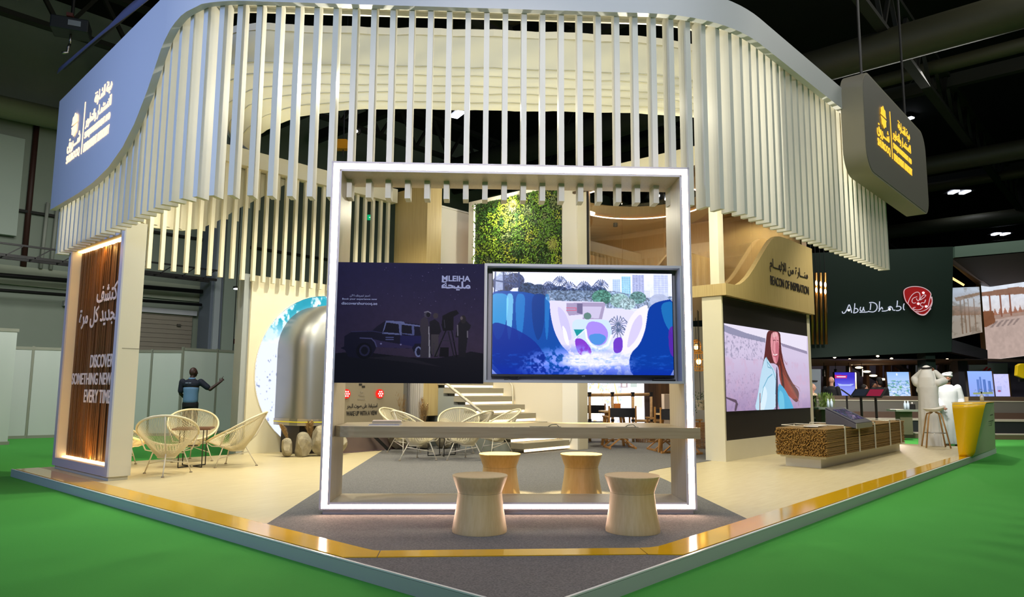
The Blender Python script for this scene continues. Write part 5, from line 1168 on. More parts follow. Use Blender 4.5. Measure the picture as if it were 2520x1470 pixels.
# smiling man facing the aisle
p = at(2343, 1106, 17.2); p.z = -.1
t, T, HT = robe_person('person in a white robe and wrapped white headcloth smiling towards the aisle', p, AZ-.53+pi/2+.12, 1.72, M_SKIN_M, M_ROBE2,
    [(Vector((.2, 0, 1.38)), Vector((.27, -.02, 1.1)), Vector((.19, .17, .93)), (-.5, .7, -.3), (.6, .3, .6), 'relax'), (Vector((-.2, 0, 1.38)), Vector((-.27, -.02, 1.1)), Vector((-.24, .12, .88)), (.1, .6, -.7), (-.8, .2, .3), 'relax')])
b = MB(T=HT).ell((0, -.018, .055), (.098, .112, .075), 20)
for k in range(5): b.tube([(.1*cos(2*pi*i/20), -.015+.112*sin(2*pi*i/20), .035+.017*k+.022*sin(2*pi*i/20+k*1.4)) for i in range(20)], .016, 8, closed=True)
b.cap((.085, -.04, .02), (.09, -.07, -.1), .02, .025); b.build('headcloth', mat('white_headcloth', '#c6c8ca', .8), t, remesh=.009)
MB(T=HT).ell((0, .045, -.082), (.05, .046, .03), 12).ell((0, .1, -.036), (.026, .008, .006), 8).ell((-.055, .02, -.05), (.02, .04, .03), 8).ell((.055, .02, -.05), (.02, .04, .03), 8).build('beard', mat('short_beard', '#2a1c16', .9), t, remesh=.008)
face_parts(t, HT)
MB(T=HT).box(-.014, .1, -.056, .014, .1055, -.050).build('smile', mat('teeth', '#e6e0d6', .3), t)
# small figures in the lounge of the far pavilion
def far_person(label, px, py, D, hgt, rz, skin, top, low, hair=None, vest=None, sit=0):
    p = at(px, py, D); zt = p.z; base = zt-hgt; t = thing('person', label, 'person', (p.x, p.y, base), rz); T = WM[t.name] @ Matrix.Scale(hgt/1.72, 4)
    HT = Matrix.Translation((0, .02, 1.62)); b = MB(T=T); m = MB(); head(m, HT); b._add(m.v, m.f)
    b.cap((0, 0, 1.4), (0, .01, 1.54), .06, .055)
    for x in (-1, 1): b.cap((x*.2, 0, 1.37), (x*.25, .03, 1.1), .05, .04).cap((x*.25, .03, 1.1), (x*.16, .2, 1.02), .04, .03); hand(b, (x*.16, .2, 1.02), (-x*.3, .8, .1), (x*.8, 0, .5), 1, 'relax')
    b.loft([(0, 0, .9, .15, .11), (0, 0, 1.36, .18, .11), (0, 0, 1.42, .1, .08)])
    for x in (-1, 1): b.cap((x*.085, 0, .9), (x*.09, .02, .48), .085, .058).cap((x*.09, .02, .48), (x*.095, 0, .08), .056, .04).ell((x*.1, .05, .03), (.045, .12, .03), 10)
    b.build('body', skin, t, remesh=.012)
    r = MB(T=T).loft([(0, 0, .82, .185, .14), (0, 0, 1.1, .18, .13), (0, 0, 1.34, .21, .135), (0, 0, 1.41, .13, .1), (0, 0, 1.45, .08, .075)], 28)
    for x in (-1, 1): r.cap((x*.2, 0, 1.37), (x*.25, .03, 1.1), .078, .064).cap((x*.25, .03, 1.1), (x*.18, .17, 1.03), .062, .05)
    r.build('jacket', top, t, remesh=.013); r = MB(T=T)
    for x in (-1, 1): r.cap((x*.088, 0, .86), (x*.092, .015, .48), .1, .078).cap((x*.092, .015, .48), (x*.096, -.01, .06), .078, .062)
    r.build('trousers', low, t, remesh=.013)
    if hair: MB(T=T).ell((0, -.02, 1.66), (.084, .1, .095), 16).ell((0, -.06, 1.58), (.07, .06, .08), 12).build('hair', hair, t, smooth=True)
    if vest: MB(T=T).loft([(0, -.01, .9, .19, .148), (0, -.01, 1.3, .2, .145), (0, -.01, 1.38, .17, .12)], 24).build('vest', vest, t, smooth=True)
    return t
M_SUIT = mat('dark_suit', '#14151a', .8); M_HAIR = mat('dark_hair', '#120d0b', .8)
far_person('bald person in a dark suit standing by the purple travel screen', 2045, 929, 22.6, 1.7, AZ-pi/2-.9, M_SKIN_L, M_SUIT, M_SUIT)
far_person('person in black with short dark hair seen from behind between two lit screens', 2163, 931, 22.0, 1.68, AZ-pi/2, M_SKIN_M, mat('black_top', '#0d0d0f', .8), M_SUIT, M_HAIR)
far_person('person in a bright yellow vest half hidden by the person in black', 2152, 945, 22.6, 1.6, AZ+pi/2, M_SKIN_M, mat('hi_vis', '#c9d41c', .7), M_SUIT, M_HAIR)
far_person('person with dark hair tied back in a pale top, low between the lit screens', 2127, 949, 22.4, 1.5, AZ+pi, M_SKIN_L, mat('pale_top', '#cdb8a8', .8), M_SUIT, M_HAIR)
far_person('person in a black skirt and beige top at the edge of the beach screen', 1998, 946, 21.5, 1.6, AZ+2.4, M_SKIN_L, mat('beige_top', '#c2a98a', .8), mat('black_top', '#0d0d0f', .8), mat('fair_hair', '#a58a63', .8))
# ================================================================== right side of the stand
M_REED = mat('reed_cane', '#94763f', .75, noise=(60, '#6f5229', .8)); M_REED2 = mat('reed_end', '#bd9044', .8, noise=(90, '#5e4018', 1))
bd = thing('reed_bundle', 'long bundle of brown reeds held by white metal straps on a low white plinth', 'reed bundle', (10.4, 1.6, 0))
MB().box(8.46, 1.32, 0, 13.0, 1.86, .145).build('plinth', mat('plinth_white', '#d9d5c8', .5), bd)
MB().box(8.4, 1.22, .145, 13.0, 1.92, .175).build('plinth_lip', mat('plinth_white', '#d9d5c8', .5), bd)
BX0, BX1, BY0, BY1, BZ0, BZ1 = 8.28, 12.75, 1.16, 1.94, .185, .60
rr = random.Random(9); a_ = MB(); e_ = MB(); a_.box(BX0+.1, BY0+.05, BZ0+.03, BX1-.05, BY1-.05, BZ1-.04)
ny, nz_ = 46, 25
for iy in range(ny):
    for iz in range(nz_):
        y = BY0+(iy+.5)*(BY1-BY0)/ny+rr.uniform(-.004, .004); z = BZ0+(iz+.5)*(BZ1-BZ0)/nz_+rr.uniform(-.003, .003); r = rr.uniform(.0065, .0105); x0 = BX0+rr.uniform(-.02, .03)
        e_.tube([(x0, y, z), (x0+.12, y, z)], r, 5)
        if iy < 2 or iy > ny-2 or iz > nz_-3: a_.tube([(x0, y, z), (BX0+1.5, y+rr.uniform(-.006, .006), z+rr.uniform(-.006, .006)), (BX0+3, y+rr.uniform(-.006, .006), z+rr.uniform(-.006, .006)), (BX1+rr.uniform(-.05, .05), y, z)], r, 5)
a_.build('reeds', M_REED, bd, kind='stuff'); e_.build('reed_ends', M_REED2, bd, kind='stuff')
for x in (9.12, 9.85, 10.75, 11.7, 12.45):
    MB().box(x-.02, BY0-.015, BZ0-.01, x+.02, BY0-.003, BZ1+.035).box(x-.02, BY0-.015, BZ1+.023, x+.02, BY1+.01, BZ1+.035).box(x-.02, BY1, BZ0-.01, x+.02, BY1+.012, BZ1+.035).build('strap', M_STEEL, bd)
MB().tube([(9.12, BY0-.01, BZ1+.03), (9.12, 1.92, BZ1+.03), (8.55, 1.94, BZ1+.03), (8.5, 1.5, BZ1+.02)], .006, 6).build('strap_wire', M_STEEL, bd)
for x, l in ((8.75, 'nearer sheet of paper'), (8.95, 'further sheet of paper')):
    tagp(MB(T=Matrix.Translation((x, 1.55, BZ1+.012)) @ Matrix.Rotation(.3 if x < 8.9 else -.2, 4, 'Z')).box(-.15, -.11, 0, .15, .11, .006).build('leaflet', mat('paper_white', '#d9d4cc', .6)), l+' lying on top of the reed bundle', 'leaflet')
ks = thing('touch_kiosk', 'dark grey wedge shaped touch screen resting on the reed bundle', 'touch screen', (10.4, 1.5, .6))
def kq(px, py, y): return on_plane(px, py, (0, y, 0), (0, 1, 0))
A_, B_, C_, D_, E_ = kq(2040, 1012, 1.2), kq(2098, 1012, 1.2), kq(2143, 1036, 1.2), kq(2138, 1053, 1.2), kq(2105, 1057, 1.2)
KA, KB, KC, KD = Vector((9.42, 1.07, 0)), Vector((10.4, 1.10, 0)), Vector((10.8, 1.70, 0)), Vector((9.78, 1.66, 0)); Z_ = lambda p, z: Vector((p.x, p.y, z))
MB().hexa([Z_(KA, .575), Z_(KB, .575), Z_(KC, .61), Z_(KD, .61), Z_(KA, .645), Z_(KB, .645), Z_(KC, .87), Z_(KD, .87)]).build('body', mat('kiosk_grey', '#55545c', .45), ks, bevel=.008)
MB().hexa([Z_(KA, .57), Z_(KB, .57), Z_(KB, .57)+Vector((0, -.012, 0)), Z_(KA, .57)+Vector((0, -.012, 0)), Z_(KA, .65), Z_(KB, .65), Z_(KB, .65)+Vector((0, -.012, 0)), Z_(KA, .65)+Vector((0, -.012, 0))]).build('front_edge', mat('kiosk_light', '#8d8b80', .5), ks)
def KS(u, v, h=.0): a = Z_(KA, .65).lerp(Z_(KB, .65), u); b_ = Z_(KD, .875).lerp(Z_(KC, .875), u); return a.lerp(b_, v)+Vector((0, -.36*h, h))
MB().hexa([KS(0, 0), KS(1, 0), KS(1, 1), KS(0, 1), KS(0, 0, .012), KS(1, 0, .012), KS(1, 1, .012), KS(0, 1, .012)]).build('bezel', mat('kiosk_bezel', '#2e2d35', .4), ks)
o0 = KS(.12, .85, .014); ex = KS(.88, .85, .014)-o0; ey = KS(.12, .18, .014)-o0
P = Pic(80, 44, 0, 0, 1, 1, '#141a33'); nq = P.noise(14, 8, 4); P.put(np.clip((nq-.5)*5, 0, 1), '#6a3f7a', .8); P.put(np.clip((P.noise(20, 12, 7)-.6)*6, 0, 1), '#5f7fb5', .7)
P.build('screen', tuple(o0), tuple(ex), tuple(ey), ks, es=.9)

# yellow information counter at the right end
yc = thing('information_counter', 'bright yellow fronted information counter with grey sides at the right end', 'counter', (13.4, .1, 0))
PQ = lambda px, py, x: on_plane(px, py, (x, 0, 0), (1, 0, 0))
b0, b1, t0, t1 = Vector((12.26, .17, .011)), Vector((12.36, -.02, .011)), Vector((12.24, .225, .95)), Vector((12.3, -.29, .965))
r0, rt = Vector((15.02, -.0, 0)), Vector((13.7, -.22, .965)); rb, rbt = Vector((15.0, .5, 0)), Vector((13.7, .5, .965))
MB()._add([b0+Vector((.03, 0, 0)), b1+Vector((.03, .0, 0)), r0, rb, t0+Vector((.03, 0, 0)), t1+Vector((.03, 0, 0)), rt, rbt, ], [(0, 3, 2, 1), (4, 5, 6, 7), (1, 2, 6, 5), (2, 3, 7, 6), (3, 0, 4, 7), (0, 1, 5, 4)]).build('side_panel', mat('counter_grey_green', '#b0ac94', .5), yc)
fb = []
for i in range(25):
    f = i/24; flo = (1-cos(min(1, f*6)*pi/2)) if f < .17 else 1
    l_ = b0.lerp(t0, f); r_ = b1.lerp(t1, f); 
    if f < .12: r_ = b1.lerp(b1+Vector((.0, -.055, 0)), sin(f/.12*pi/2))+Vector((0, 0, f*.95))
    else:
        q0 = b1+Vector((0, -.055, .114)); r_ = q0.lerp(t1, (f-.12)/.88)
    off = .05*max(0, (f-.93)/.07)**2
    fb.append([l_+Vector((off, 0, 0)), r_+Vector((off, 0, 0))])
fb.append([t0+Vector((.12, 0, .012)), t1+Vector((.12, 0, .012))]); fb.append([t0+Vector((1.3, .2, .012)), t1+Vector((1.3, .05, .012))])
MB().grid(fb).build('yellow_front', mat('counter_yellow', '#efbd0a', .28, spec=.6), yc, solid=.012, smooth=True)
M_FPR = mat('small_grey_print', '#4c4a3e', .6)
sp = MB()
for i, (x0_, z, w) in enumerate(((13.5, .72, .32), (13.7, .665, .2), (13.45, .60, .5), (13.5, .56, .42), (13.48, .52, .46))):
    for k in range(int(w/.05)): yy = -.235*z-.008+.02*max(0, x0_-12.9); sp.box(x0_+k*.055, yy-.006, z, x0_+k*.055+.03+.015*(k % 2), yy+.001, z+.016+.012*((k+i) % 2))
sp.build('print', M_FPR, yc)
tagp(MB().lathe([(.03, 0), (.036, .09)], (12.9, .1, .985), 16).build('paper_cup', mat('cup_beige', '#d8cdb4', .6), smooth=False), 'beige paper cup standing on the yellow counter', 'cup')
bt = thing('pump_bottle', 'clear pump bottle standing on the yellow counter', 'bottle', (13.55, -.05, .985))
MB().lathe([(.035, 0), (.035, .11), (.015, .13), (.015, .15)], (0, 0, 0), 16).build('body', mat('clear_plastic', '#b9bdc0', .2), bt, local=True, smooth=True)
MB().box(-.01, -.01, .15, .01, .01, .18).box(-.04, -.008, .175, .01, .008, .19).build('pump', M_BLACK, bt, local=True)
# bar stool
bs = thing('bar_stool', 'wooden legged bar stool with a white moulded seat beside the yellow counter', 'bar stool', (14.42, .97, 0), .4)
ST = [(.05, .0), (.19, .012), (.215, .035), (.2, .05), (.05, .035)]
g = []
for i in range(17):
    a = 2*pi*i/16; row = []
    for rr_, zz in ((0, .765), (.09, .762), (.17, .775), (.215, .80), (.225, .815), (.215, .79), (.15, .745), (0, .735)):
        lift = .045*max(0, -sin(a))*(rr_/.22)**2; row.append((rr_*cos(a), rr_*sin(a)*.92, zz+lift))
    g.append(row)
MB().grid(g).build('seat', mat('white_moulded_seat', '#dcd8cc', .4), bs, local=True, smooth=True)
M_BEECH = mat('beech', '#b98f5a', .45, wood=((20, 20, 2), '#a67d4b', 2))
for sx, sy in ((1, 1), (1, -1), (-1, 1), (-1, -1)): MB().tube([(sx*.04, sy*.04, .73), (sx*.11, sy*.11, .70), (sx*.13, sy*.13, .62), (sx*.225, sy*.225, 0)], .0155, 8).build('leg', M_BEECH, bs, local=True, smooth=True)
MB().tube([(.172*cos(2*pi*i/24)*1.2, .172*sin(2*pi*i/24)*1.2, .30) for i in range(24)], .006, 6, closed=True).build('foot_ring', M_CHROME, bs, local=True, smooth=True)

# ---- things under and behind the LED wall block, seen through the portal
M_LBX = None
lb = thing('photo_lightbox', 'very bright backlit photo of trees and fabric at the rear of the stand', 'lightbox', (12, 9.4, 0))
P = Pic(260, 200, 1437, 945, 1600, 1090, '#f4f2ff'); n1 = P.noise(40, 26, 3, 4); n2 = P.noise(10, 30, 5, 2); n3 = P.noise(60, 50, 9, 2)
P.put((P.X < .62)*np.clip((n1-.52)*8, 0, 1), '#8c8f98', .8); P.put((P.X < .62)*(P.Y > .2)*(P.Y < .55)*np.clip((n2-.5)*5, 0, 1), '#9fb0a8', .7)
for q in (((1475, 945), (1462, 1000), (1468, 1085)), ((1490, 945), (1478, 990), (1470, 1030)), ((1520, 985), (1535, 1050)), ((1440, 990), (1447, 1040))): P.line(list(q), 5, '#c99f5c', .8)
P.put((P.X < .5)*(P.X > .1)*np.clip((n3-.6)*7, 0, 1), '#d8b070', .8)
P.poly([(1452, 1000), (1466, 985), (1484, 1000), (1480, 1060), (1450, 1060)], '#fff6e0', .7)
P.poly([(1535, 978), (1553, 978), (1553, 992), (1535, 992)], '#8f7f86'); P.poly([(1539, 981), (1549, 981), (1549, 990), (1539, 990)], '#e6d6c4'); P.poly([(1560, 980), (1577, 980), (1577, 991), (1560, 991)], '#9aa5a0')
P.ell(1539, 960, 6, 7, '#5f9a4c'); P.ell(1573, 958, 5, 5, '#6fa35c'); P.poly([(1563, 1015), (1590, 1008), (1590, 1035), (1560, 1030)], '#d8b894', .8)
LBx0, LBx1 = 11.45, 12.55
P.build('photo', tuple(at(1433, 900, 17.6)), tuple(at(1589, 900, 17.6)-at(1433, 900, 17.6)), (0, 0, -1.65), lb, es=2.2)
q0, q1 = at(1433, 900, 17.62), at(1589, 900, 17.62)
MB().extr([(q0.x, q0.y, .005), (q1.x, q1.y, .005), (q1.x+.05, q1.y+.05, .005), (q0.x+.05, q0.y+.05, .005)], (0, 0, 2.1)).build('box', M_SLAT, lb)
def wallbit(name, label, cat, px0, px1, D0, D1, z0, z1, m, th=.08, **k):
    a, b = at(px0, 950, D0), at(px1, 950, D1); n = Vector((NH.x, NH.y, 0))*th
    return tagp(MB().extr([(a.x, a.y, z0), (b.x, b.y, z0), (b.x+n.x, b.y+n.y, z0), (a.x+n.x, a.y+n.y, z0)], (0, 0, z1-z0)).build(name, m), label, cat, **k)
wallbit('wood_slat_wall', 'dark vertical wood slat wall to the right of the bright photo lightbox', 'slat wall', 1589, 1662, 17.5, 17.5, .005, 2.6, mat('brown_slats', '#5f4022', .5, wood=((22, 22, .3), '#2e1c0f', 4)))
wallbit('dark_pillar', 'narrow dark brown pillar between the lightbox and the slat wall', 'pillar', 1586, 1596, 17.3, 17.3, .005, 2.6, mat('dark_brown', '#2b1a16', .5))
wallbit('cabinet', 'plain cream cabinet behind the director chairs', 'cabinet', 1603, 1700, 16.6, 16.6, .005, .38, mat('cabinet_cream', '#d6c6a0', .5), .4)
wallbit('display_plinth', 'pale display plinth standing before the dark slat wall', 'plinth', 1634, 1700, 16.4, 16.4, .35, 1.07, mat('plinth_blush', '#d9c3a5', .5), .3)
wallbit('lounge_backwall', 'cream wall behind the pendant lamps right of the portal frame', 'wall panel', 1662, 1790, 18.2, 18.2, .005, 2.75, mat('backdrop_white', '#dcd9cc', .6))
# bamboo fence
bf = thing('bamboo_fence', 'bamboo pole fence with black lashings in front of the bright photo', 'fence', at(1500, 1000, 16.5))
A = at(1434, 973, 16.5); Bp = at(1600, 971, 16.5); M_BAM = mat('bamboo', '#cda877', .5, wood=((3, 3, 12), '#b98f5c', 3))
MB().tube([A, Bp], .035, 10).build('rail', M_BAM, bf, smooth=True)
for px in (1451, 1507, 1557, 1602):
    q = at(px, 971, 16.5); MB().tube([Vector((q.x, q.y, q.z)), Vector((q.x, q.y, .005))], .032, 10).build('post', M_BAM, bf, smooth=True)
    MB().lathe([(.045, -.05), (.045, .05)], q, 10).lathe([(.042, -.02), (.042, .03)], (q.x, q.y, .47), 10).build('lashing', mat('black_lashing', '#14141a', .7), bf)
q = at(1557, 1036, 16.5); q2 = at(1640, 1036, 16.5); MB().tube([q, q2], .03, 10).build('rail', M_BAM, bf, smooth=True)
# director chairs
M_DW = mat('director_wood', '#b07f45', .5, wood=((12, 12, 3), '#96682f', 2)); M_CANV = mat('black_canvas', '#121118', .85)
def director(label, x, y, rz, first=None, z=.005):
    if first is not None: return dup(first, (x, y, z), rz, label)
    t = thing('director_chair', label, 'director chair', (x, y, z), rz, 'director chairs at the rear')
    g = []
    for i in range(9):
        f = i/8*2-1; g.append([(f*.27, -.24-.035*(1-f*f), .62), (f*.27, -.24-.035*(1-f*f), .80)])
    MB().grid(g).build('back_sling', M_CANV, t, local=True, solid=.008)
    MB().box(-.25, -.2, .435, .25, .2, .445).build('seat_sling', M_CANV, t, local=True)
    for s_ in (-1, 1):
        MB().bar((s_*.27, -.24, .44), (s_*.27, -.24, .84), .03, .03).build('back_post', M_DW, t, local=True)
        MB().bar((s_*.27, .2, .44), (s_*.27, .2, .62), .03, .03).build('arm_post', M_DW, t, local=True)
        MB().box(s_*.27-.025, -.24, .61, s_*.27+.025, .25, .635).build('armrest', M_DW, t, local=True)
        MB().bar((s_*.26, -.24, .43), (s_*.26, .24, .43), .03, .035).build('seat_rail', M_DW, t, local=True)
        MB().bar((s_*.26, -.26, .02), (s_*.26, .26, .02), .03, .035).build('foot_rail', M_DW, t, local=True)
    for yy in (-.2, .2):
        MB().bar((-.26, yy, .43), (.26, yy, .03), .035, .022).build('leg', M_DW, t, local=True); MB().bar((.26, yy+.025, .43), (-.26, yy+.025, .03), .035, .022).build('leg', M_DW, t, local=True)
    MB().bar((-.25, .22, .15), (.25, .22, .15), .02, .02).build('footrest', M_DW, t, local=True)
    return t
RV = atan2(RH.y, RH.x)
dc = director('black canvas director chair with its back to the stairs, left of the others', 9.32, 5.52, RV+pi+pi+.12)
director('black canvas director chair behind the round table with the orange box', 10.35, 6.85, RV+pi, dc)
director('black canvas director chair beside the portal post, turned to the right', 9.52, 4.62, RV+.15, dc)
director('black canvas director chair half hidden behind the portal post', 9.05, 4.0, RV-.9, dc)
def wtable(label, x, y, h, r, z=.005):
    t = thing('round_table', label, 'table', (x, y, z), .4); MB().lathe([(r, h-.03), (r, h)], seg=40).build('table_top', mat('table_beech', '#cfae80', .4), t, local=True)
    for k in range(4):
        a = pi/4+k*pi/2; MB().bar((.6*r*cos(a), .6*r*sin(a), h-.03), (.95*r*cos(a), .95*r*sin(a), 0), .04, .04).build('leg', M_DW, t, local=True)
    MB().box(-.5*r, -.02, h-.1, .5*r, .02, h-.03).build('apron', M_DW, t, local=True); return t
wtable('round beech table carrying an orange menu box', 9.95, 6.05, .715, .34)
tagp(MB(T=Matrix.Translation((9.98, 6.0, .72)) @ Matrix.Rotation(RV, 4, 'Z')).box(-.065, -.05, 0, .065, .05, .15).build('menu_box', mat('orange_card', '#cf7a22', .6)), 'orange box standing on the round beech table', 'box')
wtable('round beech table among the director chairs near the portal post', 9.2, 4.38, .725, .2)
# right of the portal: rattan pendants, plant, basket
def pendant(label, q, r, h, z0=3.0):
    t = thing('pendant_lamp', label, 'pendant lamp', q, 0, 'rattan pendant lamps'); b = MB()
    pr = [(.35, 0), (.8, -.15), (1.0, -.45), (.9, -.8), (.6, -1.0)]
    for k in range(14):
        a = 2*pi*k/14; b.tube([(q[0]+r*p_*cos(a), q[1]+r*p_*sin(a), q[2]+h*zz) for p_, zz in pr], .006, 4)
    for p_, zz in pr: b.tube([(q[0]+r*p_*cos(2*pi*i/16), q[1]+r*p_*sin(2*pi*i/16), q[2]+h*zz) for i in range(16)], .007, 4, closed=True)
    b.build('rattan_shade', mat('rattan', '#c9963f', .6, emit='#c9862f', es=.15), t)
    MB().ell((q[0], q[1], q[2]-h*.55), (.05, .05, .06), 10).build('bulb', glow('pendant_bulb', '#ffc46a', 12), t, smooth=True)
    MB().tube([(q[0], q[1], q[2]), (q[0], q[1], 2.78)], .006, 5).build('cord', M_BLACK, t); return t
q = at(1719, 868, 14.6); pendant('rattan pendant lamp glowing between the portal and the led wall', (q.x, q.y, q.z+.05), .13, .42)
q = at(1713, 842, 16.2); pendant('smaller rattan pendant lamp further back between the portal and the led wall', (q.x, q.y, q.z+.05), .11, .3)
tagp(MB().lathe([(.03, -.1), (.1, -.07), (.1, 0)], (10.9, 4.1, 2.76), 16).build('ceiling_fixture', M_BLACK), 'black ceiling fixture under the upper lounge floor', 'ceiling light')
pl = thing('hanging_plant', 'trailing green grey plant in a pot between the portal and the led wall', 'plant', at(1724, 985, 14.8))
o = at(1724, 985, 14.8); MB().tube([o, Vector((o.x, o.y, 2.78))], .006, 5).build('cord', M_BLACK, pl); MB().lathe([(.07, -.2), (.1, 0)], o, 16).build('pot', mat('pot_cream', '#c9b896', .6), pl)
b = MB(); rr = random.Random(2)
for i in range(260):
    a = rr.uniform(0, 6.3); rd = rr.uniform(.02, .22); zz = rr.uniform(-.25, .18)*(.6+rd*2); c = o+Vector((cos(a)*rd, sin(a)*rd, zz)); v = Vector((rr.gauss(0, 1), rr.gauss(0, 1), rr.gauss(0, 1))).normalized()*.025; w = v.cross(Vector((0, 0, 1))).normalized()*.012
    b._add([c-v, c+w, c+v, c-w], [(0, 1, 2, 3)])
b.build('foliage', mat('olive_leaf', '#5d6f55', .7), pl, kind='stuff')
def basket(label, q, r, h):
    t = thing('rattan_basket', label, 'basket', q); b = MB()
    for k in range(24): a = 2*pi*k/24; b.tube([(q[0]+r*cos(a), q[1]+r*sin(a), 0.005), (q[0]+r*1.12*cos(a), q[1]+r*1.12*sin(a), h*.5), (q[0]+r*cos(a), q[1]+r*sin(a), h)], .006, 4)
    for k in range(int(h/.03)): z = .02+k*.03; b.tube([(q[0]+r*(1+.12*sin(pi*z/h))*cos(2*pi*i/20), q[1]+r*(1+.12*sin(pi*z/h))*sin(2*pi*i/20), z) for i in range(20)], .007, 4, closed=True)
    b.build('weave', mat('basket_rattan', '#9c6f3c', .7), t); return t
q = at(1730, 1060, 14.9); basket('tall brown rattan basket beside the led wall', (q.x, q.y, .005), .2, .52)
q = at(1588, 1092, 16.4); basket('low rattan basket below the counter line, left of the cream cabinet', (q.x, q.y, .005), .2, .22)
# ================================================================== the dark green pavilion across the aisle
M_PAV = mat('pavilion_green', '#14241e', .6, spec=.2); M_PAV2 = mat('pavilion_green_light', '#3c5247', .6); M_PAVD = mat('pavilion_brown', '#2c2420', .7)
pv = thing('green_pavilion', 'large dark green pavilion volume with a red emblem across the aisle', 'pavilion', at(2170, 955, 23), kind='thing')
def slab(parent, name, m, c, th=.3, **k):   # c: list of (px, py, D) corners of a face; thickness goes away from the visitor
    P_ = [at(*q) for q in c]; return MB().extr(P_, NH*th).build(name, m, parent, **k)
slab(pv, 'front_face', M_PAV, [(1930, 884, 23.1), (2342, 866, 22.4), (2346, 607, 22.4), (1930, 626, 23.1)], .5)
slab(pv, 'upper_beam', M_PAV2, [(2350, 634, 22.3), (2560, 616, 20.6), (2560, 587, 20.6), (2350, 607, 22.3)], .4)
slab(pv, 'overhang', M_PAVD, [(2350, 637, 22.3), (2560, 618, 20.6), (2560, 688, 24.5), (2438, 706, 26.0)], .1)
slab(pv, 'lower_wedge', mat('pavilion_charcoal', '#33343c', .6), [(2343, 836, 22.5), (2430, 862, 24.3), (2431, 886, 24.2), (2343, 867, 22.45)], .3)
slab(pv, 'lobby_ceiling', mat('lobby_ceiling', '#5c4a3d', .7), [(1940, 884, 23.1), (2430, 884, 22.3), (2430, 898, 27.5), (1940, 902, 28.0)], .05)
slab(pv, 'wood_trim', mat('pavilion_wood', '#6b4b2e', .5), [(2330, 640, 22.6), (2346, 637, 22.6), (2438, 706, 25.9), (2408, 702, 25.9)], .05)
slab(pv, 'wood_post', mat('pavilion_wood', '#6b4b2e', .5), [(2406, 700, 25.6), (2414, 700, 25.6), (2427, 862, 25.6), (2419, 862, 25.6)], .1)
slab(pv, 'cove_light', glow('cove_warm', '#ffc678', 2.2), [(2334, 676, 24.2), (2374, 700, 25.4), (2372, 704, 25.4), (2334, 682, 24.2)], .03)
slab(pv, 'lower_beam', mat('beam_brown', '#4a3c34', .6), [(2384, 888, 24.0), (2560, 893, 24.0), (2560, 886, 24.0), (2384, 882, 24.0)], .2)
def scr(name, label, c, D, bgs, es, draw=None, parent=None, w=90, h=90):
    """c: tl, tr, bl pixel corners"""
    P_ = [at(*q, D) if not isinstance(D, (list, tuple)) else at(*q, D[i]) for i, q in enumerate(c)]
    P = Pic(w, h, 0, 0, 1, 1); P.a[:] = P.vgrad(*bgs)
    if draw: draw(P)
    return P.build(name, tuple(P_[0]), tuple(P_[1]-P_[0]), tuple(P_[2]-P_[0]), parent, es=es)
def d_plaza(P):
    n = P.noise(20, 20, 3)
    P.poly([(0, .42), (1, .38), (1, .5), (0, .5)], '#a5897c'); P.poly([(0, .48), (1, .46), (1, 1), (0, 1)], '#b9a39a')
    for k in range(12): P.poly([(k/12, .42), (k/12+.04, .33), (k/12+.08, .42)], '#a0705c')
    P.poly([(0, .1), (.6, .08), (.98, .14), (.95, .2), (0, .15)], '#8e6a58'); 
    for x in (.12, .3, .45, .78): P.poly([(x, .15), (x+.03, .15), (x+.03, .45), (x, .45)], '#8a5a48')
    P.poly([(.76, .45), (.84, .45), (.92, 1), (.62, 1)], '#6b6468', .85); P.poly([(.98, .4), (1, .45), (1, .8)], '#5a4034'); P.poly([(0, .35), (.18, .36), (.2, .52), (.05, .56), (0, .56)], '#7d5138')
    for k in range(5): P.poly([(.2+k*.09, .5), (.25+k*.09, .5), (.14+k*.09, .58), (.1+k*.09, .58)], '#7d6d6a', .7)
    P.a *= (.93+.14*n)[..., None]
q = thing('pavilion_image', 'huge bright screen showing a sunlit plaza at the right picture edge', 'screen', at(2480, 955, 26))
scr('picture', '', [(2412, 702), (2560, 684), (2428, 888)], 26.0, ('#dfe6f2', '#d8c9c4', .1, .6), 1.0, d_plaza, q, 110, 130)
slab(q, 'screen_body', M_BLACK, [(2412, 700, 26.1), (2560, 682, 26.1), (2570, 888, 26.1), (2429, 888, 26.1)], .1)
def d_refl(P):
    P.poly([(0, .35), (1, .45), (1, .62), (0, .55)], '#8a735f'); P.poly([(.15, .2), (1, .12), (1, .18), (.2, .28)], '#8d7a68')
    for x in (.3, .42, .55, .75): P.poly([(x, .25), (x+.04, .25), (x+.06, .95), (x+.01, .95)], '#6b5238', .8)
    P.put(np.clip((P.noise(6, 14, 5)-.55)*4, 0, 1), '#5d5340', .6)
q = thing('pavilion_image', 'hazy plaza reflection painted on the glass side beside the red emblem', 'screen', at(2375, 955, 24))  # plaza reflection painted as a glowing picture, not a second screen
scr('picture', '', [(2335, 709), (2410, 706), (2343, 834)], [22.7, 25.3, 22.7], ('#b9c6d6', '#a39a8c', .1, .7), .75, d_refl, q)
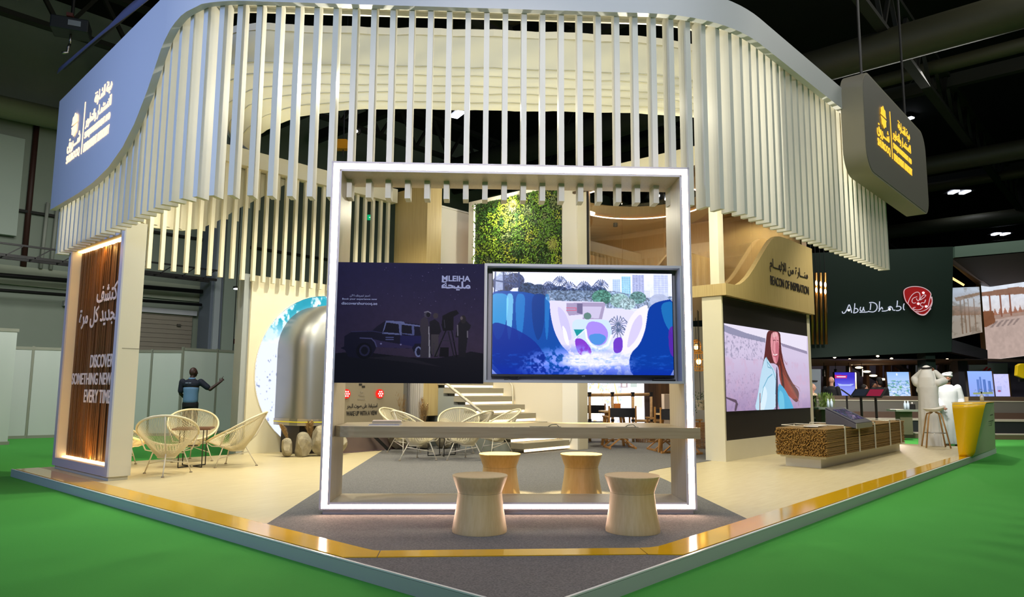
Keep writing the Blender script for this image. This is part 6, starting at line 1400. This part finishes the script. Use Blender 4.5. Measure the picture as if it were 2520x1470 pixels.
# emblem and script
def Pq(px, py): 
    a_, b_ = at(1930, 884, 23.1), at(2342, 866, 22.4); n_ = (b_-a_).cross(Vector((0, 0, 1))); return on_plane(px, py, a_-NH*.02, n_)
es_ = thing('emblem_sign', 'red rounded emblem with white outlines on the dark green pavilion', 'emblem', Pq(2258, 742))
EM = lambda pts: [Pq(2050+x/9.692, 690+y/9.692) for x, y in pts]
def sm(P, k=2):
    for _ in range(k): P = [q for a, b in zip(P, P[1:]+P[:1]) for q in ((a[0]*.75+b[0]*.25, a[1]*.75+b[1]*.25), (a[0]*.25+b[0]*.75, a[1]*.25+b[1]*.75))]
    return P
def sc(P, k=3):
    for _ in range(k): P = [P[0]]+[q for a, b in zip(P[:-1], P[1:]) for q in ((a[0]*.75+b[0]*.25, a[1]*.75+b[1]*.25), (a[0]*.25+b[0]*.75, a[1]*.25+b[1]*.75))]+[P[-1]]
    return P
out = sm([(1665, 280), (1690, 215), (1800, 165), (1950, 150), (2120, 175), (2250, 245), (2320, 325), (2305, 400), (2345, 470), (2340, 580), (2290, 680), (2250, 760), (2180, 830), (2120, 845), (2020, 820), (1930, 745), (1850, 680), (1790, 590), (1720, 520), (1680, 400)], 2)
MB().extr(EM(out), -NH*.05).build('plate', mat('emblem_red', '#9a0f14', .4, emit='#9a0f14', es=.35), es_)
M_OUTL = glow('emblem_outline', '#d9b7bd', .9)
for cc in (out+[out[0]],): MB().tube([p-NH*.05 for p in EM(cc)], .012, 5).build('outline', M_OUTL, es_)
for st in ([(1760, 560), (1800, 440), (1880, 330), (1980, 280), (2040, 310), (2055, 400), (2030, 480), (2000, 510), (1960, 440)], [(1980, 400), (1880, 430), (1850, 510), (1890, 560), (1950, 540)], [(2060, 480), (2150, 420), (2200, 360), (2140, 350), (2080, 410), (2050, 480)],
           [(2310, 340), (2270, 500), (2240, 640), (2170, 650)], [(2160, 520), (2190, 450), (2160, 560), (2100, 530), (2050, 580), (2080, 630), (2140, 620), (2080, 700), (1960, 720), (1860, 670), (1940, 650)], [(2330, 400), (2345, 520), (2280, 640), (2180, 720), (2050, 760), (1950, 750)], [(2310, 680), (2240, 760), (2150, 830), (2040, 820), (1990, 780)]):
    MB().tube([p-NH*.06 for p in EM(sc(st))], .012, 5).build('calligraphy', M_OUTL, es_)
for x, y in ((2130, 305), (2010, 565), (2195, 630)): MB().ell(EM([(x, y)])[0]-NH*.06, (.035, .035, .035), 10).build('dot', glow('white_dot', '#ffffff', 2.5), es_)
ad = thing('script_sign', 'thin white Abu Dhabi script lettering on the dark green pavilion', 'sign lettering', Pq(2145, 765))
M_SCR = glow('script_white', '#c9d0e2', .95)
for st in ([(205, 745), (215, 795), (270, 790), (330, 680), (370, 570), (400, 640), (420, 720), (430, 780)], [(310, 720), (420, 700)], [(505, 555), (500, 640), (490, 720), (480, 770)], [(490, 690), (540, 670), (590, 710), (570, 760), (500, 785), (470, 780)], [(645, 640), (625, 700), (650, 745), (690, 730), (712, 650)], [(712, 640), (715, 700), (740, 740)], [(620, 770), (700, 765), (800, 765), (850, 740)],
           [(885, 560), (880, 640), (870, 710)], [(850, 540), (940, 530), (1020, 570), (1045, 650), (1010, 730), (940, 765), (840, 750)], [(1095, 510), (1090, 600), (1085, 700)], [(1070, 750), (1120, 680), (1150, 640), (1170, 700)], [(1150, 740), (1240, 740), (1300, 715)], [(1300, 660), (1350, 620), (1400, 660), (1410, 720), (1470, 720)], [(1300, 690), (1360, 650)],
           [(1520, 490), (1515, 570), (1505, 640)], [(1490, 640), (1560, 620), (1610, 650), (1600, 700), (1540, 730), (1490, 725)], [(1680, 560), (1665, 600), (1660, 690), (1690, 715)]):
    MB().tube([p-NH*.04 for p in EM(sc(st, 2))], .016, 5).build('stroke', M_SCR, ad)
for x, y in ((360, 720), (1330, 700)): MB().ell(EM([(x, y)])[0]-NH*.05, (.035, .035, .035), 8).build('dot', glow('white_dot', '#ffffff', 2.5), ad)
# golden tubes
for k in range(4):
    px = 1997+k*11; t = thing('gold_tube', 'row of slim golden tubes hanging left of the pavilion script', 'hanging tube', at(px, 955, 22.6), 0, 'golden hanging tubes')
    a, b = at(px, 672, 22.6), at(px+3, 848, 22.6); MB().tube([a, b], .05, 8).build('tube', mat('gold', '#a3763c', .3, .85), t, smooth=True)
    for py in (695, 712): MB().ell(at(px+1, py+k*2, 22.53), (.035, .035, .09), 8).build('lamp_spot', glow('gold_spot', '#ffd9a0', 5), t)
    MB().tube([a, Vector((a.x, a.y, 10))], .01, 4).build('cord', M_DSTEEL, t)
# lobby under the volume
A_, B_, C_, D_ = (at(px, 950, d) for px, d in ((1900, 20.6), (2700, 20.2), (2700, 29), (1900, 29)))
S('floor_lobby', MB().extr([(q.x, q.y, -.1) for q in (A_, B_, C_, D_)], (0, 0, .04)), mat('lobby_floor', '#4a4038', .5))

lobby = thing('lobby_back_wall', 'violet grey lobby wall with brown wooden fins under the pavilion', 'wall panel', at(2200, 955, 28))
slab(lobby, 'panel', mat('lobby_violet', '#5a5468', .7), [(1940, 1010, 28.5), (2560, 1010, 28.5), (2560, 888, 28.5), (1940, 888, 28.5)], .2)
for k, px in enumerate((2034, 2090, 2133, 2165, 2186, 2205, 2224, 2246, 2268, 2318, 2330, 2349)): slab(lobby, 'fin', mat('lobby_fin', '#5f4230', .6), [(px, 985, 27.5), (px+7, 985, 27.5), (px+7, 889, 27.5), (px, 889, 27.5)], .3)
slab(lobby, 'light_panel', mat('lobby_pale', '#8d939c', .6), [(2250, 985, 28.3), (2282, 985, 28.3), (2282, 890, 28.3), (2250, 890, 28.3)], .05); slab(lobby, 'light_panel', mat('lobby_pale', '#8d939c', .6), [(2334, 925, 28.3), (2362, 925, 28.3), (2362, 888, 28.3), (2334, 888, 28.3)], .05)
slab(lobby, 'light_panel', mat('hall_pale', '#7d8a86', .6), [(2386, 985, 28.3), (2480, 985, 28.3), (2480, 894, 28.3), (2386, 894, 28.3)], .05)
q = thing('red_logo', 'small red slanted logo above the tower screen on the pale wall', 'logo', at(2428, 912, 28)); 
slab(q, 'stripe', mat('logo_red', '#a01822', .5), [(2417, 914, 28.1), (2424, 913, 28.1), (2432, 904, 28.1), (2428, 903, 28.1)], .03); slab(q, 'stripe', mat('logo_red', '#a01822', .5), [(2428, 914, 28.1), (2434, 913, 28.1), (2440, 907, 28.1), (2436, 906, 28.1)], .03)
st = thing('lobby_stairs', 'diagonal lobby stairs with lit lamps under the pavilion', 'staircase', at(2140, 955, 27))
MB().extr([at(2090, 893, 27.2), at(2097, 893, 27.2), at(2190, 945, 27.2), at(2183, 945, 27.2)], NH*.5).build('stringer', mat('stair_charcoal', '#2a2830', .6), st)
MB().extr([at(2205, 892, 26.9), at(2212, 892, 26.9), at(2262, 928, 26.9), at(2256, 928, 26.9)], NH*.5).build('stringer', mat('stair_charcoal', '#2a2830', .6), st)
for k, (px, py) in enumerate(((2096, 896), (2114, 905), (2133, 915), (2149, 925), (2171, 934))): MB().ell(at(px, py, 26.8), (.14, .14, .04), 8).build('lamp_glow', glow('stair_lamp', '#ffd9a8', 5), st)
for k, (px, py) in enumerate(((1996, 887), (2035, 891), (2054, 880), (2091, 885), (2126, 888), (2160, 877), (2194, 883), (2226, 887), (2275, 874), (2331, 885), (2358, 890))):
    D = 23.3+(py-874)*.2; tagp(MB().ell(at(px, py, D), (.05, .05, .03), 8).build('downlight', glow('downlight_warm', '#ffe0b8', 9)), 'small warm downlight in the lobby ceiling', 'downlight', 'lobby downlights')
for px, py, D, l_ in ((2027, 905, 25, 0), (2056, 905, 25, 0), (2088, 900, 24.6, 0), (2120, 905, 24.6, 0)):
    t = thing('pendant_lamp', 'slim black tube pendant in the lobby', 'pendant lamp', at(px, py+20, D), 0, 'lobby tube pendants'); MB().tube([at(px, py+4, D), at(px, py+22, D)], .05, 8).build('shade', M_BLACK, t); MB().tube([at(px, py+4, D), at(px, 893, D)], .01, 4).build('cord', M_BLACK, t)
MB_c = wallbit('green_column', 'dark green square column holding up the pavilion volume', 'column', 2283, 2306, 22.8, 22.8, -.1, 2.4, M_PAV, .5)
wallbit('charcoal_column', 'charcoal column right of the smiling person under the pavilion', 'column', 2361, 2385, 23.6, 23.6, -.1, 2.2, mat('pavilion_charcoal', '#33343c', .6), .4)
def d_air(P): P.poly([(.0, .1), (.62, .13), (.6, .25), (0, .25)], '#c22a6a'); P.poly([(.1, .17), (.55, .17), (.55, .21), (.1, .21)], '#e9dff0'); P.poly([(.12, .48), (.4, .52), (.95, .5), (.8, .58), (.2, .58)], '#aab8f0'); P.put((P.Y > .6)*1.0, '#8f9ae8', .5)
def d_land(P): n = P.noise(12, 20, 5); P.put((P.Y > .35)*np.clip((n-.5)*6, 0, 1), '#5f8fc0', .8); P.put((P.Y > .35)*np.clip((P.noise(9, 14, 8)-.58)*7, 0, 1), '#4f9a5a', .8); P.put((P.Y > .6)*np.clip((P.noise(14, 24, 12)-.56)*7, 0, 1), '#e8eefc', .9); P.ell(.45, .1, .04, .05, '#e6edff')
def d_tow(P):
    for x, y, w in ((.35, .32, .08), (.46, .22, .08), (.6, .32, .1), (.8, .38, .1)): P.poly([(x, y), (x+w, y), (x+w, .85), (x, .85)], '#3d5fae'); P.line([(x+w/2, y), (x+w/2, .85)], 1, '#8fb0e8')
    P.poly([(.15, .85), (.95, .82), (.95, .9), (.15, .92)], '#8f9a6a'); P.put(np.clip((P.noise(12, 10, 4)-.62)*5, 0, 1)*(P.Y > .7), '#5f6f9a')
def d_hall(P): n = P.noise(16, 14, 3); P.put(np.clip((n-.52)*5, 0, 1), '#b5b6e8', .8); P.poly([(.2, .55), (.5, .55), (.5, .8), (.2, .8)], '#a8b0e0'); P.ell(.33, .76, .1, .05, '#9a4f7a')
for nm, lb, c, D, bg, dr in (('travel', 'purple lit poster with an aeroplane in the lobby', [(2054, 917), (2103, 917), (2056, 974)], 24.0, ('#3a2fc0', '#7f8af0', .2, .8), d_air),
        ('land', 'pale blue lit poster with a coastal landscape in the lobby', [(2182, 916), (2236, 916), (2187, 975)], 23.5, ('#8fb8f0', '#b5cdf5', 0, .5), d_land),
        ('towers', 'tall blue lit poster of skyscrapers right of the smiling person', [(2380, 914), (2440, 914), (2387, 976)], 22.6, ('#8fb0f5', '#8fa3e8', 0, 1), d_tow),
        ('hall', 'small pale lit poster of an interior at the far right', [(2443, 921), (2481, 921), (2448, 976)], 23.2, ('#c9c9f8', '#bdbdf2', 0, 1), d_hall)):
    t = thing('lit_poster', lb, 'lit poster', at(c[0][0]+25, 976, D)); scr('picture', '', c, D, bg, 1.15, dr, t, 60, 70)
    tr, bl = c[1], c[2]; br = (tr[0]+bl[0]-c[0][0], bl[1])
    slab(t, 'poster_body', M_BLACK, [(c[0][0]-1, c[0][1]-1, D+.02), (tr[0]+1, tr[1]-1, D+.02), (br[0]+1, br[1]+1, D+.02), (bl[0]-1, bl[1]+1, D+.02)], .12)
    m_ = (at(c[0][0], 950, D+.15)+at(tr[0], 950, D+.15))/2; MB().box(m_.x-.3, m_.y-.3, -.06, m_.x+.3, m_.y+.3, -.02).box(m_.x-.04, m_.y-.04, -.02, m_.x+.04, m_.y+.04, 1.1).build('stand', M_DSTEEL, t)
    slab(t, 'wood_edge', mat('poster_wood', '#a5764a', .5), [(tr[0]+1, tr[1], D), (tr[0]+4, tr[1], D+.2), (br[0]+4, br[1], D+.2), (br[0]+1, br[1], D)], .1)
# lounge benches
def bench(label, px0, px1, D):
    t = thing('lounge_bench', label, 'bench', at((px0+px1)/2, 1050, D)); a, b = at(px0, 950, D), at(px1, 950, D)
    def seg(name, z0, z1, d0, d1, m):
        MB().extr([(a.x+NH.x*d0, a.y+NH.y*d0, z0), (b.x+NH.x*d0, b.y+NH.y*d0, z0), (b.x+NH.x*d1, b.y+NH.y*d1, z0), (a.x+NH.x*d1, a.y+NH.y*d1, z0)], (0, 0, z1-z0)).build(name, m, t)
    seg('platform_edge', -.1, .02, -.35, .9, mat('olive_edge', '#5a4f3a', .6)); seg('platform_line', .02, .045, -.36, .9, mat('pale_line', '#a79f90', .4)); seg('base', .045, .36, 0, .9, mat('bench_base', '#14191b', .6)); seg('seat_edge', .36, .41, -.03, .9, mat('pale_line', '#a79f90', .4)); seg('wood_back', .41, .58, .45, .9, mat('bench_wood', '#4a382c', .6)); seg('cushion_back', .58, .88, .5, .9, mat('bench_cushion', '#5a5650', .8)); seg('back_line', .88, .91, .48, .9, mat('pale_line', '#a79f90', .4)); seg('wood_cap', .91, 1.02, .5, .9, mat('bench_wood', '#4a382c', .6))
bench('long low lounge bench with grey cushions behind the reed bundle', 2026, 2296, 20.3)
bench('low lounge bench with grey cushions at the right picture edge behind the yellow counter', 2385, 2560, 19.9)
def ltable(label, px, py, D, w, bottles):
    p = at(px, py, D); t = thing('lounge_table', label, 'table', (p.x, p.y, .045)); T = Matrix.Translation((p.x, p.y, 0)) @ Matrix.Rotation(RV, 4, 'Z')
    MB(T=T).box(-w, -.25, p.z-.05, w, .25, p.z).build('table_top', mat('sage_top', '#747c6e', .4), t); MB(T=T).box(-.16, -.12, .045, .16, .12, p.z-.05).build('pedestal', mat('olive_pedestal', '#57533f', .6), t)
    for k, (dx, l_) in enumerate(bottles):
        c = T @ Vector((dx, 0, p.z)); q_ = thing('water_bottle', l_, 'bottle', c); MB().lathe([(.035, 0), (.036, .1), (.034, .15), (.014, .19), (.014, .21)], (0, 0, 0), 12).build('body', mat('water_clear', '#b9c9d6', .15), q_, local=True, smooth=True); MB().lathe([(.016, .205), (.016, .225)], (0, 0, 0), 10).build('cap', mat('cap_white', '#e2e6ea', .4), q_, local=True)
    return t, T, p
ltable('sage topped lounge table just right of the beach screen', 2040, 1003, 19.4, .38, ((-.02, 'water bottle on the lounge table right of the beach screen, left one'), (.07, 'water bottle on the lounge table right of the beach screen, right one')))
t, T, p = ltable('sage topped lounge table between the tablet stands and the standing people', 2223, 1008, 19.2, .32, ((.05, 'water bottle beside the black tissue box, left one'), (.13, 'water bottle beside the black tissue box, right one')))
q = T @ Vector((.24, 0, p.z)); tb = thing('tissue_box', 'black tissue box with a white tissue on the lounge table', 'tissue box', q)
MB(T=Matrix.Translation(q)).box(-.06, -.06, 0, .06, .06, .14).build('box', M_BLACK, tb); MB(T=Matrix.Translation(q)).ell((0, 0, .16), (.03, .02, .03), 8).build('tissue', mat('paper_white', '#d9d4cc', .6), tb)
def tstand(label, px, py, D, rot, lit=None):
    p = at(px, py, D); t = thing('tablet_stand', label, 'tablet stand', (p.x, p.y, -.1), RV+rot); T = WM[t.name]; z = p.z+.1
    MB(T=T).box(-.02, -.02, 0, .02, .02, z-.08).build('pole', M_DSTEEL, t); MB(T=T).box(-.16, -.16, 0, .16, .16, .012).build('base_plate', M_DSTEEL, t)
    T2 = T @ Matrix.Translation((0, 0, z-.02)) @ Matrix.Rotation(radians(38), 4, 'X')
    MB(T=T2).box(-.2, -.15, -.015, .2, .15, .015).build('tablet', M_BLACK, t, bevel=.005)
    MB(T=T2).box(-.16, -.12, .0151, .16, .12, .018).build('screen', lit or mat('tablet_off', '#2a3140', .2), t); return t
tstand('black tablet stand behind the kiosk, left of the three', 2083, 966, 17.2, 1.15)
tstand('black tablet stand behind the kiosk, middle of the three with a thick post', 2118, 966, 17.0, -1.0)
tstand('black tablet stand with a red picture on its screen, right of the three', 2154, 966, 16.6, -.95, glow('tablet_red', '#b0304f', .6))
pl = thing('potted_grass', 'green bushy lobby plant between the beach screen and the benches', 'plant', at(2030, 1018, 19.9)); rr = random.Random(8); b = MB(); o = at(2030, 1015, 19.9)
for i in range(500):
    a = rr.uniform(0, 6.3); rd = rr.uniform(0, .26); c = o+Vector((cos(a)*rd, sin(a)*rd, rr.uniform(0, .5))); v = Vector((rr.gauss(0, .5), rr.gauss(0, .5), 1)).normalized()*.07; w = Vector((cos(a+1), sin(a+1), 0))*.008; b._add([c-v, c+w, c+v, c-w], [(0, 1, 2, 3)])
b.build('foliage', mat('lobby_leaf', '#5f7a2c', .7), pl, kind='stuff'); MB().lathe([(.2, -.1), (.26, o.z+.1)], (o.x, o.y, 0), 20).build('pot', mat('terracotta_brown', '#5d4536', .7), pl)
t = thing('banner_stand', 'pale upright banner with small dark print at the edge of the beach screen', 'banner', at(2012, 960, 23)); slab(t, 'panel', mat('banner_pale', '#76808a', .5), [(1992, 1056, 23), (2021, 1056, 23), (2020, 909, 23), (1992, 909, 23)], .05); slab(t, 'print', M_BLACK, [(1997, 940, 22.95), (2012, 940, 22.95), (2012, 937, 22.95), (1997, 936, 22.95)], .02)
t = thing('yellow_chair', 'bright yellow rounded chair back cropped by the right picture edge', 'chair', at(2515, 955, 20)); slab(t, 'back', mat('chair_yellow', '#d9b50c', .4), [(2502, 925, 20.2), (2504, 900, 20.2), (2512, 895, 20.2), (2535, 895, 20.2), (2535, 932, 20.2), (2520, 932, 20.2)], .12, bevel=.02); slab(t, 'pattern', M_BLACK, [(2510, 940, 20.3), (2530, 940, 20.3), (2530, 932, 20.3), (2510, 932, 20.3)], .08)
light('SPOT', 'lobby_light', tuple(at(2160, 905, 24.5)), 900, (1, .84, .68), tuple(at(2160, 1040, 24)), .1, spot=160)
light('SPOT', 'lobby_light', tuple(at(2250, 640, 16.0)), 1500, (1, .95, .88), tuple(at(2240, 1040, 20.5)), .2, spot=70)  # added over the aisle to light the robed people and benches
